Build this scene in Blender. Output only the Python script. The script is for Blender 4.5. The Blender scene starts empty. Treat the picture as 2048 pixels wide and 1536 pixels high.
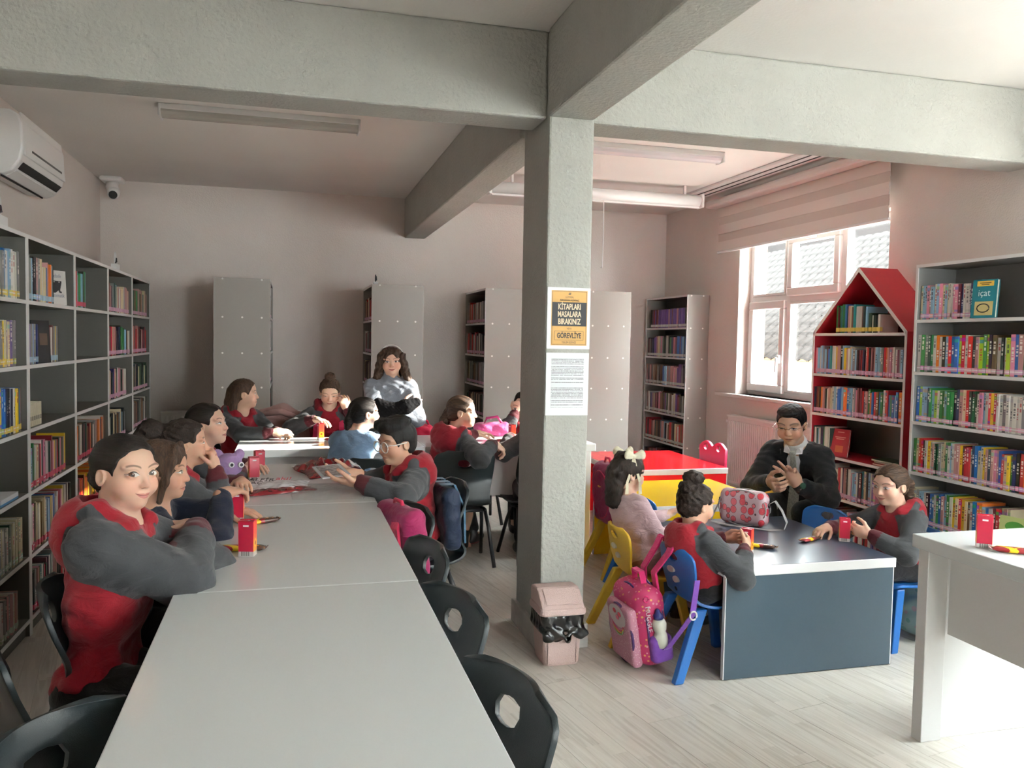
import bpy, math, random
import numpy as np
from mathutils import Vector, Matrix
rnd = random.Random(7)
C = bpy.context.scene.collection
SC = bpy.context.scene
# ------------------------------------------------------------------ camera
def cam_axes(yaw, pitch, roll):
    cy, sy = math.cos(yaw), math.sin(yaw)
    fwd = Vector((sy*math.cos(pitch), cy*math.cos(pitch), math.sin(pitch)))
    right = Vector((cy, -sy, 0)); down = fwd.cross(right)
    c, s = math.cos(roll), math.sin(roll)
    return right*c+down*s, down*c-right*s, fwd
r_, d_, f_ = cam_axes(.2625, -.0518, -.0184)
cam = bpy.data.objects.new('camera', bpy.data.cameras.new('camera')); C.objects.link(cam)
m = Matrix.Identity(4)
for i in range(3):
    m[i][0], m[i][1], m[i][2] = r_[i], -d_[i], -f_[i]
m[2][3] = 1.45
cam.matrix_world = m
cam.data.sensor_width = 36; cam.data.lens = 1656/2048*36; cam.data.clip_start = .05
SC.camera = cam
# ------------------------------------------------------------------ light
SC.view_settings.view_transform = 'Standard'; SC.view_settings.look = 'None'
SC.view_settings.exposure = 0.98; SC.view_settings.gamma = 1; SC.view_settings.use_curve_mapping = False
w = bpy.data.worlds.new('sky'); SC.world = w; w.use_nodes = True
bg = w.node_tree.nodes['Background']; bg.inputs[0].default_value = (.90, .97, .97, 1); bg.inputs[1].default_value = 27.0
sun = bpy.data.objects.new('sun', bpy.data.lights.new('sun', 'SUN')); C.objects.link(sun)
sun.data.energy = 20.0; sun.data.color = (1, .93, .82); sun.data.angle = math.radians(.6)
sun.rotation_euler = Vector((-.93, .02, -.325)).to_track_quat('-Z', 'Y').to_euler()
sun.location = (12, 5, 6)
WIN_R = [(4.9, 6.88, 1.0, 2.42), (1.4, 3.3, .85, 2.4), (-1.2, .5, .9, 2.4)]       # y0,y1,z0,z1 in the right wall
WIN_B = [(1.9, 3.0, .95, 2.3)]                                  # x0,x1,z0,z1 in the wall behind the camera
SC.cycles.use_denoising = True
SC.cycles.max_bounces = 10; SC.cycles.diffuse_bounces = 6; SC.cycles.glossy_bounces = 3
SC.cycles.sample_clamp_indirect = 6
# ------------------------------------------------------------------ materials
class N:
    """tiny expression builder for shader math"""
    nt = None
    def __init__(s, sock): s.s = sock
    @staticmethod
    def op(o, *a):
        n = N.nt.nodes.new('ShaderNodeMath'); n.operation = o
        for i, v in enumerate(a):
            if isinstance(v, N): N.nt.links.new(v.s, n.inputs[i])
            else: n.inputs[i].default_value = v
        return N(n.outputs[0])
    def __add__(s, o): return N.op('ADD', s, o)
    __radd__ = __add__
    def __sub__(s, o): return N.op('SUBTRACT', s, o)
    def __rsub__(s, o): return N.op('SUBTRACT', o, s)
    def __mul__(s, o): return N.op('MULTIPLY', s, o)
    __rmul__ = __mul__
    def __truediv__(s, o): return N.op('DIVIDE', s, o)
    def lt(s, o): return N.op('LESS_THAN', s, o)
    def gt(s, o): return N.op('GREATER_THAN', s, o)
    def abs(s): return N.op('ABSOLUTE', s)
    def fl(s): return N.op('FLOOR', s)
    def fr(s): return N.op('FRACT', s)
    def sin(s): return N.op('SINE', s)
    def mx(s, o): return N.op('MAXIMUM', s, o)
    def mn(s, o): return N.op('MINIMUM', s, o)
    def sm(s, a, b):
        n = N.nt.nodes.new('ShaderNodeMapRange'); n.interpolation_type = 'SMOOTHSTEP'
        N.nt.links.new(s.s, n.inputs[0]); n.inputs[1].default_value = a; n.inputs[2].default_value = b
        return N(n.outputs[0])
def band(v, a, b): return v.gt(a)*v.lt(b)
def sep(sock):
    n = N.nt.nodes.new('ShaderNodeSeparateXYZ'); N.nt.links.new(sock, n.inputs[0])
    return N(n.outputs[0]), N(n.outputs[1]), N(n.outputs[2])
def mixc(fac, a, b):
    n = N.nt.nodes.new('ShaderNodeMix'); n.data_type = 'RGBA'
    for i, v in ((0, fac), (6, a), (7, b)):
        if isinstance(v, N): N.nt.links.new(v.s, n.inputs[i])
        elif hasattr(v, 'is_output'): N.nt.links.new(v, n.inputs[i])
        else: n.inputs[i].default_value = v if i == 0 else (*v[:3], 1)
    return n.outputs[2]
def hx(h):
    c = [int(h[i:i+2], 16)/255 for i in (0, 2, 4)]
    return tuple(x/12.92 if x <= .04045 else ((x+.055)/1.055)**2.4 for x in c)
def mat(name, col, rough=.5, spec=.5, metal=0, alpha=1, bump=0, bscale=200, coat=0, var=0, vscale=6, trans=0, sheen=0):
    m = bpy.data.materials.new(name); m.use_nodes = True
    nt = m.node_tree; N.nt = nt; b = nt.nodes['Principled BSDF']
    col = hx(col) if isinstance(col, str) else col
    b.inputs['Base Color'].default_value = (*col, 1); b.inputs['Roughness'].default_value = rough
    b.inputs['Specular IOR Level'].default_value = spec; b.inputs['Metallic'].default_value = metal
    b.inputs['Coat Weight'].default_value = coat; b.inputs['Coat Roughness'].default_value = .08
    if trans: b.inputs['Transmission Weight'].default_value = trans
    if sheen: b.inputs['Sheen Weight'].default_value = sheen
    if alpha < 1: b.inputs['Alpha'].default_value = alpha
    if bump or var:
        tc = nt.nodes.new('ShaderNodeTexCoord')
    if bump:
        n = nt.nodes.new('ShaderNodeTexNoise'); n.inputs['Scale'].default_value = bscale; n.inputs['Detail'].default_value = 3
        nt.links.new(tc.outputs['Object'], n.inputs['Vector'])
        bp = nt.nodes.new('ShaderNodeBump'); bp.inputs['Strength'].default_value = bump; bp.inputs['Distance'].default_value = .01
        nt.links.new(n.outputs[0], bp.inputs['Height']); nt.links.new(bp.outputs[0], b.inputs['Normal'])
    if var:
        n = nt.nodes.new('ShaderNodeTexNoise'); n.inputs['Scale'].default_value = vscale; n.inputs['Detail'].default_value = 5
        nt.links.new(tc.outputs['Object'], n.inputs['Vector'])
        f = N(n.outputs[0]).sm(.3, .7)
        nt.links.new(mixc(f, [c*(1-var) for c in col], [min(1, c*(1+var)) for c in col]), b.inputs['Base Color'])
    return m
def shader(m):
    N.nt = m.node_tree
    return m.node_tree, m.node_tree.nodes['Principled BSDF']
def tex(kind, vec, **kw):
    n = N.nt.nodes.new(kind)
    if vec is not None: N.nt.links.new(vec, n.inputs['Vector'])
    for k, v in kw.items():
        if k in n.inputs: n.inputs[k].default_value = v
        else: setattr(n, k, v)
    return n
def coord(which='Object'):
    return N.nt.nodes.new('ShaderNodeTexCoord').outputs[which]
def mapping(vec, scale=(1, 1, 1), rot=(0, 0, 0), loc=(0, 0, 0)):
    n = N.nt.nodes.new('ShaderNodeMapping'); N.nt.links.new(vec, n.inputs[0])
    n.inputs['Scale'].default_value = scale; n.inputs['Rotation'].default_value = rot; n.inputs['Location'].default_value = loc
    return n.outputs[0]
def link(a, b): N.nt.links.new(a.s if isinstance(a, N) else a, b)

M = {}
M['wall'] = mat('wall_paint', (.74, .675, .635), .75, .25, bump=.25, bscale=90, var=.015, vscale=3)
M['ceil'] = mat('ceiling_paint', (.86, .84, .81), .8, .2, bump=.15, bscale=60, var=.015, vscale=2)
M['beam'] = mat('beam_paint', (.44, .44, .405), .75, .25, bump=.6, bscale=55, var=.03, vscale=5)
M['white'] = mat('white_laminate', (.80, .80, .80), .3, .5)
M['whitetop'] = mat('white_gloss_laminate', (.78, .82, .83), .15, .5, coat=.25)
M['edge'] = mat('white_edge_band', (.86, .86, .86), .35)
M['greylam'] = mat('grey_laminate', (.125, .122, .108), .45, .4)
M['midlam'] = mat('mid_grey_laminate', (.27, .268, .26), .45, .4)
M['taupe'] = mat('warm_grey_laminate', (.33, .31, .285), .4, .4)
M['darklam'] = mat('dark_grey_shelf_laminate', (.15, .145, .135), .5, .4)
M['pvc'] = mat('white_pvc', (.88, .88, .88), .3)
M['rad'] = mat('radiator_enamel', (.82, .80, .78), .35)
M['chair'] = mat('anthracite_plastic', (.013, .020, .023), .33, .5, bump=.12, bscale=500)
M['black'] = mat('black_metal', (.012, .012, .014), .35)
M['screw'] = mat('screw_cap', (.85, .83, .8), .4)
M['paper'] = mat('paper', (.86, .88, .90), .7)
M['pages'] = mat('page_block', (.74, .69, .58), .8)
M['red'] = mat('red_laminate', (.72, .012, .02), .2, .5, coat=.3)
M['housered'] = mat('house_red_laminate', (.36, .012, .022), .4)
M['yellow'] = mat('yellow_laminate', (.86, .55, .01), .25, .5, coat=.3)
M['bluetop'] = mat('slate_blue_laminate', (.045, .065, .105), .30, .6, coat=.25)
M['bluepan'] = mat('slate_blue_panel', (.055, .085, .11), .35)
M['kyellow'] = mat('yellow_plastic', (.66, .42, .03), .4, bump=.1, bscale=300)
M['kblue'] = mat('blue_plastic', (.012, .11, .36), .35, bump=.1, bscale=300)
M['kred'] = mat('raspberry_plastic', (.58, .03, .10), .35)
M['bin'] = mat('pale_pink_plastic', (.66, .49, .46), .5, bump=.5, bscale=260)
M['binbag'] = mat('black_bin_liner', (.008, .008, .008), .22, .6)
M['sticker'] = mat('sticker', (.75, .72, .66), .4)
M['dark'] = mat('dark_slot', (.01, .01, .01), .6)
M['grime'] = mat('skirting_tile', (.50, .48, .45), .5, var=.12, vscale=12, bump=.2, bscale=60)
M['fabric_w'] = mat('blind_cloth', (.74, .68, .64), .9)
M['fabric_s'] = mat('blind_sheer', (.60, .53, .49), .9)
M['plaster_out'] = mat('outside_render', (.78, .75, .72), .9)
M['peach_out'] = mat('outside_peach', (.55, .36, .26), .9)
M['deck_out'] = mat('roof_deck', (.013, .012, .012), .9, 0)
M['tile_out'] = mat('roof_tile_clay', (.025, .0235, .023), .9, 0, var=.25, vscale=9)
def glass_mat():
    m = bpy.data.materials.new('window_glass'); m.use_nodes = True; nt = m.node_tree; N.nt = nt
    nt.nodes.remove(nt.nodes['Principled BSDF'])
    t = nt.nodes.new('ShaderNodeBsdfTransparent'); t.inputs[0].default_value = (.96, .97, .97, 1)
    g = nt.nodes.new('ShaderNodeBsdfGlossy'); g.inputs['Roughness'].default_value = .02
    mx = nt.nodes.new('ShaderNodeMixShader'); mx.inputs[0].default_value = .05
    nt.links.new(t.outputs[0], mx.inputs[1]); nt.links.new(g.outputs[0], mx.inputs[2])
    nt.links.new(mx.outputs[0], nt.nodes['Material Output'].inputs[0])
    return m
M['glass'] = glass_mat()
def floor_mat():
    m = mat('oak_laminate', (.6, .56, .5), .32, .45); nt, b = shader(m)
    o = coord('Object'); x, y, z = sep(o)
    inf = nt.nodes.new('ShaderNodeObjectInfo'); r = N(inf.outputs['Random'])
    strip = (y*15.54+.5).fl()                        # three printed strips to a board
    wn = tex('ShaderNodeTexWhiteNoise', None, noise_dimensions='1D')
    seg = ((x + r*3 + strip*.37)*2.2).fl()
    link(strip*7.13 + seg*1.37 + r*91, wn.inputs['W']); tone = N(wn.outputs['Value'])
    cx = nt.nodes.new('ShaderNodeCombineXYZ'); link(x*2.2+tone*20, cx.inputs[0]); link(y*34+r*17, cx.inputs[1]); link(tone*9, cx.inputs[2])
    n1 = tex('ShaderNodeTexNoise', cx.outputs[0], Scale=1.0, Detail=5, Distortion=1.4)
    f = N(n1.outputs[0]).sm(.32, .72)
    c = mixc(f, (.66, .63, .58), (.46, .42, .37))
    c2 = mixc(tone*.75, c, (.68, .63, .57))
    seam = ((y*15.54+.5).fr()-.5).abs().gt(.488)
    link(mixc(seam*.35, c2, (.33, .29, .25)), b.inputs['Base Color'])
    bp = nt.nodes.new('ShaderNodeBump'); bp.inputs['Strength'].default_value = .06; bp.inputs['Distance'].default_value = .004
    link(n1.outputs[0], bp.inputs['Height']); link(bp.outputs[0], b.inputs['Normal'])
    return m
M['floor'] = floor_mat()
def book_mat():
    m = mat('book_cover', (.5, .5, .5), .38, .5); nt, b = shader(m)
    inf = nt.nodes.new('ShaderNodeObjectInfo'); r = N(inf.outputs['Random'])
    x, y, z = sep(coord('Object'))
    # printed title block and bands along the spine
    spine = x.gt(-.02)
    a = r*.35+.32; ln = (r*7.3).fr()*.35+.18
    title = band(z, .3, .97)*z.gt(a)*z.lt(a+ln)*band(y, -.26, .26)
    ti = ((z*46+r*13).sin()+(z*87+r*31).sin()*.8).gt(-.35)
    inks = mixc((r*3.7).fr().gt(.45), (.9, .88, .8), (.03, .03, .05))
    light = nt.nodes.new('ShaderNodeRGBToBW'); link(inf.outputs['Color'], light.inputs[0])
    ink = mixc(N(light.outputs[0]).gt(.30), (.92, .9, .82), inks)
    ink = mixc(N(light.outputs[0]).gt(.45), ink, mixc((r*5.1).fr().gt(.55), (.05, .05, .07), (.45, .05, .06)))
    topb = band(z, .84, .93)*(r*9.7).fr().gt(.45) + band(z, .2, .26)*(r*6.7).fr().gt(.6)
    c = mixc(title*ti*spine*.85, inf.outputs['Color'], ink)
    hue = nt.nodes.new('ShaderNodeHueSaturation'); link((r*4.3).fr(), hue.inputs['Hue']); hue.inputs['Value'].default_value = .8
    link(inf.outputs['Color'], hue.inputs['Color'])
    c = mixc(topb.mn(1)*spine*.8, c, hue.outputs[0])
    link(c, b.inputs['Base Color'])
    return m
M['book'] = book_mat()
def objcol_mat(name, rough=.5):
    m = mat(name, (.5, .5, .5), rough); nt, b = shader(m)
    link(nt.nodes.new('ShaderNodeObjectInfo').outputs['Color'], b.inputs['Base Color']); return m
M['label'] = objcol_mat('spine_sticker', .35)
nt, b = shader(M['label'])
x, y, z = sep(coord('Object'))
inf = nt.nodes.new('ShaderNodeObjectInfo')
link(mixc(band(z, .095, .125)*.8, inf.outputs['Color'], (.9, .88, .9)), b.inputs['Base Color'])
def vcol_mat(name, rough=.45):
    m = mat(name, (.5, .5, .5), rough); nt, b = shader(m)
    a = nt.nodes.new('ShaderNodeAttribute'); a.attribute_name = 'col'; link(a.outputs['Color'], b.inputs['Base Color']); return m
M['vcol'] = vcol_mat('printed_covers')
# ------------------------------------------------------------------ mesh helpers
class MB:
    def __init__(s): s.v = []; s.f = []; s.mi = []; s.cols = []; s.cur = 0; s.col = None
    def quadbox(s, P):
        b = len(s.v); s.v += [tuple(p) for p in P]
        for q in ((0, 3, 2, 1), (4, 5, 6, 7), (0, 1, 5, 4), (1, 2, 6, 5), (2, 3, 7, 6), (3, 0, 4, 7)):
            s.f.append(tuple(b+i for i in q)); s.mi.append(s.cur); s.cols.append(s.col)
        return s
    def box(s, x0, x1, y0, y1, z0, z1):
        return s.quadbox([(x0, y0, z0), (x1, y0, z0), (x1, y1, z0), (x0, y1, z0), (x0, y0, z1), (x1, y0, z1), (x1, y1, z1), (x0, y1, z1)])
    def face(s, P):
        b = len(s.v); s.v += [tuple(p) for p in P]; s.f.append(tuple(range(b, b+len(P)))); s.mi.append(s.cur); s.cols.append(s.col); return s
    def loft(s, rings, closed=True, cap=True):
        b = len(s.v); n = len(rings[0])
        for r in rings: s.v += [tuple(p) for p in r]
        for i in range(len(rings)-1):
            for j in range(n if closed else n-1):
                k = (j+1) % n
                s.f.append((b+i*n+j, b+i*n+k, b+(i+1)*n+k, b+(i+1)*n+j)); s.mi.append(s.cur); s.cols.append(s.col)
        if cap and closed:
            s.f.append(tuple(b+j for j in reversed(range(n)))); s.mi.append(s.cur); s.cols.append(s.col)
            e = b+(len(rings)-1)*n
            s.f.append(tuple(e+j for j in range(n))); s.mi.append(s.cur); s.cols.append(s.col)
        return s
    def tube(s, path, r, n=10, flat=1.0):
        P = [Vector(p) for p in path]; rings = []
        for i, p in enumerate(P):
            t = (P[min(i+1, len(P)-1)]-P[max(i-1, 0)]).normalized()
            a = Vector((0, 0, 1)) if abs(t.z) < .9 else Vector((1, 0, 0))
            u = t.cross(a).normalized(); v = t.cross(u).normalized()
            rr = r[i] if isinstance(r, (list, tuple)) else r
            rings.append([p+u*(rr*math.cos(2*math.pi*k/n))+v*(rr*flat*math.sin(2*math.pi*k/n)) for k in range(n)])
        return s.loft(rings)
    def cyl(s, p, q, r, n=16, r2=None): return s.tube([p, q], [r, r if r2 is None else r2], n)
    def build(s, name, mats, parent=None, smooth=False, bevel=0, loc=None, seg=2):
        me = bpy.data.meshes.new(name); me.from_pydata(s.v, [], s.f)
        for mm in (mats if isinstance(mats, (list, tuple)) else [mats]): me.materials.append(mm)
        me.polygons.foreach_set('material_index', s.mi)
        if any(c is not None for c in s.cols):
            a = me.color_attributes.new('col', 'FLOAT_COLOR', 'CORNER'); i = 0
            for p, c in zip(me.polygons, s.cols):
                for l in p.loop_indices: a.data[l].color = (*c, 1)
        if smooth: me.polygons.foreach_set('use_smooth', [True]*len(me.polygons))
        me.update()
        o = bpy.data.objects.new(name, me); C.objects.link(o)
        if parent is not None: put(o, parent)
        if loc: o.location = loc
        if bevel:
            md = o.modifiers.new('bevel', 'BEVEL'); md.width = bevel; md.segments = seg; md.limit_method = 'ANGLE'
        return o
def put(o, parent):
    """parent a part whose mesh is in the same space as its thing's (thing at its own location, unrotated when built)"""
    o.parent = parent
    L = Vector((0, 0, 0)); q = parent
    while q is not None: L += q.location; q = q.parent
    o.location = o.location - L
def tag(o, label, cat, group=None):
    o['label'] = label; o['category'] = cat
    if group: o['group'] = group
    return o
def thing(name, label, cat, loc=(0, 0, 0), group=None):
    o = bpy.data.objects.new(name, None); o.empty_display_size = .05; C.objects.link(o); o.location = loc
    return tag(o, label, cat, group)
def structure(o): o['kind'] = 'structure'; return o
def stuff(o): o['kind'] = 'stuff'; return o
def dup(root, loc=None, rz=None, label=None):
    def cp(o, par):
        c = o.copy(); C.objects.link(c); c.parent = par
        for ch in list(o.children): cp(ch, c)
        return c
    r = cp(root, None)
    if loc is not None: r.location = loc
    if rz is not None: r.rotation_euler.z = math.radians(rz)
    if label: r['label'] = label
    return r
def text(body, size, mtl, name, parent, loc, rot, ext=.0004, sx=1, align='CENTER', bold=0):
    cu = bpy.data.curves.new(name, 'FONT'); cu.body = body; cu.size = size; cu.align_x = align; cu.align_y = 'CENTER'
    cu.extrude = ext; cu.offset = bold; cu.resolution_u = 2
    q = bpy.data.objects.new(name, cu); C.objects.link(q)
    me = bpy.data.meshes.new_from_object(q.evaluated_get(bpy.context.evaluated_depsgraph_get())); bpy.data.objects.remove(q)
    me.materials.clear(); me.materials.append(mtl); o = bpy.data.objects.new(name, me); C.objects.link(o)
    o.location = loc; o.rotation_euler = rot; o.scale = (sx, 1, 1)
    if parent is not None: put(o, parent)
    return o
# ------------------------------------------------------------------ room shell
XL, XR, YB, YF, ZC = -1.70, 4.0, 8.45, -2.3, 2.868
fl = structure(MB().box(XL-.2, XR+.2, YF-.2, YB+.2, -.1, -.004).build('floor', mat('screed', (.3, .28, .25), .8)))
# laminate boards as pieces of the floor
ang = math.radians(101)            # boards run a little off the depth of the room
bl, bw = 1.29, .193
u = Vector((math.cos(ang), math.sin(ang))); v = Vector((-u.y, u.x))
bm = MB().box(-bl/2+.0006, bl/2-.0006, -bw/2+.0006, bw/2-.0006, -.008, 0)
pm = bm.build('plank', M['floor'], bevel=0); plank_me = pm.data; bpy.data.objects.remove(pm)
cnt = 0
for i in range(-40, 40):
    for j in range(-8, 10):
        c = u*((j+(i*.37) % 1)*bl)+v*(i*bw)+Vector((1.3, 3.5))
        if -1.75 < c.x < 3.9 and .6 < c.y < 7.9:
            if c.x < -1.0 and c.y < 2.2: continue
            if c.x > 3.3 and c.y < 3.3: continue
            o = bpy.data.objects.new('plank', plank_me); C.objects.link(o); o.parent = fl
            o.location = (c.x, c.y, 0); o.rotation_euler.z = ang; cnt += 1
structure(MB().box(XL-.2, XR+.2, YF-.2, YB+.2, ZC, ZC+.2).build('ceiling', M['ceil']))
structure(MB().box(XL-.2, XL, YF-.2, YB+.2, 0, ZC).build('wall_left', M['wall']))
structure(MB().box(XL, XR+.2, YB, YB+.2, 0, ZC).build('wall_back', M['wall']))
def wall_holes(name, axis, c0, c1, a0, a1, holes):
    mb = MB(); hs = sorted(holes); cur = a0
    def add(p, q, z0, z1):
        if axis == 'x': mb.box(c0, c1, p, q, z0, z1)
        else: mb.box(p, q, c0, c1, z0, z1)
    for (p, q, z0, z1) in hs:
        add(cur, p, 0, ZC); add(p, q, 0, z0); add(p, q, z1, ZC); cur = q
    add(cur, a1, 0, ZC)
    return structure(mb.build(name, M['wall']))
wall_holes('wall_right', 'x', XR, XR+.24, YF-.2, YB, WIN_R)
wall_holes('wall_front', 'y', YF-.2, YF, XL, XR, WIN_B)
# beams and the pillar
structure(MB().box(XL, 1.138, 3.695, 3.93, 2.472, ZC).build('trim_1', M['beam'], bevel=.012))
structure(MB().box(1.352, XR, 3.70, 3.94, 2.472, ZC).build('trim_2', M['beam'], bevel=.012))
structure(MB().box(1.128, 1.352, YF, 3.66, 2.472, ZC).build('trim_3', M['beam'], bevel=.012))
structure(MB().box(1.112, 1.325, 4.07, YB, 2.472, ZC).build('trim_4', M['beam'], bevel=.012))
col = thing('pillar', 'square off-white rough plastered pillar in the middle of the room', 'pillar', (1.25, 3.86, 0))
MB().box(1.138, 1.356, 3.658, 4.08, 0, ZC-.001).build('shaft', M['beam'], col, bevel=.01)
sk = MB().box(1.118, 1.376, 3.638, 4.10, 0, .115); sk.build('skirting', M['grime'], col, bevel=.006)
structure(MB().box(XL, XR, YB-.015, YB, 0, .09).build('baseboard_back', M['white']))
structure(MB().box(XL, XL+.015, YF, YB-.015, 0, .09).build('baseboard_left', M['white']))
structure(MB().box(XR-.015, XR, 4.3, YB-.015, 0, .09).build('baseboard_right', M['white']))
# ------------------------------------------------------------------ window in the right wall
def frame_rect(mb, x, t, y0, y1, z0, z1, w):
    mb.box(x, x+t, y0, y1, z0, z0+w); mb.box(x, x+t, y0, y1, z1-w, z1)
    mb.box(x, x+t, y0, y0+w, z0+w, z1-w); mb.box(x, x+t, y1-w, y1, z0+w, z1-w)
win = bpy.data.objects.new('window_1', None); C.objects.link(win); win.location = (4.12, 5.9, 1.0); structure(win)
y0, y1, z0, z1 = WIN_R[0]; X = 4.12
mb = MB(); frame_rect(mb, X, .07, y0, y1, z0, z1, .055)
ya, yb, zt = 6.27, 5.55, 1.86
for yy in (ya, yb): mb.box(X, X+.07, yy-.035, yy+.035, z0+.055, z1-.055)
mb.box(X+.001, X+.069, y0+.055, y1-.055, zt-.035, zt+.035)
mb.build('window_frame', M['pvc'], win, bevel=.006)
cells = [(ya+.035, y1-.055, z0+.055, zt-.035, 1), (ya+.035, y1-.055, zt+.035, z1-.055, 0), (yb+.035, ya-.035, z0+.055, zt-.035, 0),
         (yb+.035, ya-.035, zt+.035, z1-.055, 1), (y0+.055, yb-.035, z0+.055, zt-.035, 0), (y0+.055, yb-.035, zt+.035, z1-.055, 0)]
for (a, b_, c, d, sash) in cells:
    if sash:
        s_ = MB(); frame_rect(s_, X-.03, .07, a-.02, b_+.02, c-.02, d+.02, .07); so = s_.build('sash', M['pvc'], win, bevel=.008)
        MB().box(X+.012, X+.018, a+.045, b_-.045, c+.045, d-.045).build('pane', M['glass'], so)
        if c < 1.5:
            h = MB(); h.box(X-.055, X-.03, a+.0, a+.03, 1.30, 1.37); h.box(X-.075, X-.055, a+.005, a+.025, 1.22, 1.35); h.build('window_handle', M['pvc'], so, bevel=.005)
        else:
            h = MB(); h.box(X-.055, X-.03, (a+b_)/2-.06, (a+b_)/2+.06, d-.035, d-.005); h.build('window_handle', M['pvc'], so, bevel=.005)
    else:
        s_ = MB(); frame_rect(s_, X-.008, .03, a, b_, c, d, .018); s_.build('glazing_bead', M['pvc'], win)
        MB().box(X+.03, X+.036, a+.012, b_-.012, c+.012, d-.012).build('pane', M['glass'], win)
MB().box(3.94, 4.12, y0-.03, y1+.28, z0-.03, z0).build('window_sill', mat('sill_marble', (.78, .75, .72), .3), win, bevel=.004)
# unseen windows in the walls beside and behind the camera
for n_, (p, q, z0_, z1_) in enumerate(WIN_R[1:]):
    wo = bpy.data.objects.new('window_%d' % (n_+2), None); C.objects.link(wo); structure(wo); wo.location = (4.12, (p+q)/2, z0_)
    mb = MB(); frame_rect(mb, 4.12, .07, p, q, z0_, z1_, .06); mb.box(4.12, 4.19, (p+q)/2-.04, (p+q)/2+.04, z0_+.06, z1_-.06); mb.build('window_frame', M['pvc'], wo)
    MB().box(4.15, 4.156, p+.05, q-.05, z0_+.05, z1_-.05).build('pane', M['glass'], wo)
for n_, (p, q, z0_, z1_) in enumerate(WIN_B):
    wo = bpy.data.objects.new('window_%d' % (n_+4), None); C.objects.link(wo); structure(wo); wo.location = ((p+q)/2, -2.4, z0_)
    mb = MB(); mb.box(p, q, -2.42, -2.36, z0_, z0_+.06); mb.box(p, q, -2.42, -2.36, z1_-.06, z1_); mb.box(p, p+.06, -2.42, -2.36, z0_+.06, z1_-.06); mb.box(q-.06, q, -2.42, -2.36, z0_+.06, z1_-.06)
    mb.build('window_frame', M['pvc'], wo)
    MB().box(p+.05, q-.05, -2.395, -2.389, z0_+.05, z1_-.05).build('pane', M['glass'], wo)
# the neighbour's house outside
nh = thing('neighbour_house', 'neighbouring house with tiled roof seen through the window', 'house', (8, 8, -1))
MB().box(8.2, 14, -2, 22, -3, 1.25).build('wall', M['plaster_out'], nh)
MB().box(6.3, 6.6, 10.6, 14, -3, 4.2).build('side_wall', M['peach_out'], nh)
MB().box(7.75, 8.3, -2, 22, 1.2, 1.32).build('eaves', mat('eaves_wood', (.35, .22, .1), .8), nh)
tb = MB(); rg = []
for i in range(7):
    a = math.pi*i/6
    rg.append((math.cos(a), math.sin(a)))
tm = MB(); tm.loft([[(-.17, y*.14, z*.05) for y, z in rg], [(.23, y*.16, z*.06+.012) for y, z in rg]], closed=False)
to = tm.build('roof_tile', M['tile_out'], smooth=True); tile_me = to.data; bpy.data.objects.remove(to)
slope = math.radians(32)
rs = MB().quadbox([(7.7, -2, 1.25), (12.5, -2, 1.25+4.8*math.tan(slope)), (12.5, 22, 1.25+4.8*math.tan(slope)), (7.7, 22, 1.25),
                   (7.7, -2, 1.31), (12.5, -2, 1.31+4.8*math.tan(slope)), (12.5, 22, 1.31+4.8*math.tan(slope)), (7.7, 22, 1.31)]).build('roof_deck', M['deck_out'], nh)
for i in range(14):
    for j in range(22):
        o = bpy.data.objects.new('roof_tile', tile_me); C.objects.link(o)
        t = i*.285-.06; o.scale = (.86, .80, 1); o.location = (7.7+t, 8.8+i*.34+j*.245+rnd.uniform(-.01, .01), 1.33+t*math.tan(slope)+rnd.uniform(0, .01))
        o.rotation_euler = (0, -slope, rnd.uniform(-.03, .03)); put(o, nh)
tb2 = thing('sun_blocker', 'unseen tall block added outside to keep direct sun off the near windows', 'sun blocker', (17, 2.5, -3))  # added out of view to stop direct sun entering the near windows
MB().box(16, 18, -16, 4.2, -3, 8.4).build('wall', M['plaster_out'], tb2)
MB().box(15.9, 18.1, -16.1, 4.3, 8.4, 8.6).build('roof', M['tile_out'], tb2)
gr = structure(MB().box(4.3, 40, -30, 40, -3.1, -3).build('ground', mat('yard', (.72, .66, .62), .9)))
# ------------------------------------------------------------------ blind, curtain rail, radiators
bd = thing('zebra_blind', 'pale pink striped roller blind half drawn over the window', 'blind', (3.9, 6.0, 2.8))
MB().box(3.80, 3.93, 4.78, 7.2, 2.735, 2.80).build('cassette', mat('blind_cassette', (.80, .74, .71), .4), bd, bevel=.02)
zz = 2.735
for i in range(5):
    h = .085 if i % 2 == 0 else .072
    MB().box(3.925-(.004 if i % 2 == 0 else 0), 3.93, 4.83, 7.15, zz-h, zz).build('fabric_band', M['fabric_w'] if i % 2 == 0 else M['fabric_s'], bd); zz -= h
MB().box(3.915, 3.94, 4.82, 7.16, zz-.022, zz).build('bottom_bar', M['pvc'], bd, bevel=.006)
cr = thing('curtain_rail', 'white ceiling curtain rail with two dark slots above the blind', 'rail', (3.7, 6, ZC))
MB().box(3.60, 3.80, 4.2, 7.2, ZC-.025, ZC).build('track', M['pvc'], cr, bevel=.004)
for xx in (3.655, 3.735): MB().box(xx, xx+.018, 4.2, 7.19, ZC-.027, ZC-.0245).build('slot', M['dark'], cr)
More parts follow.
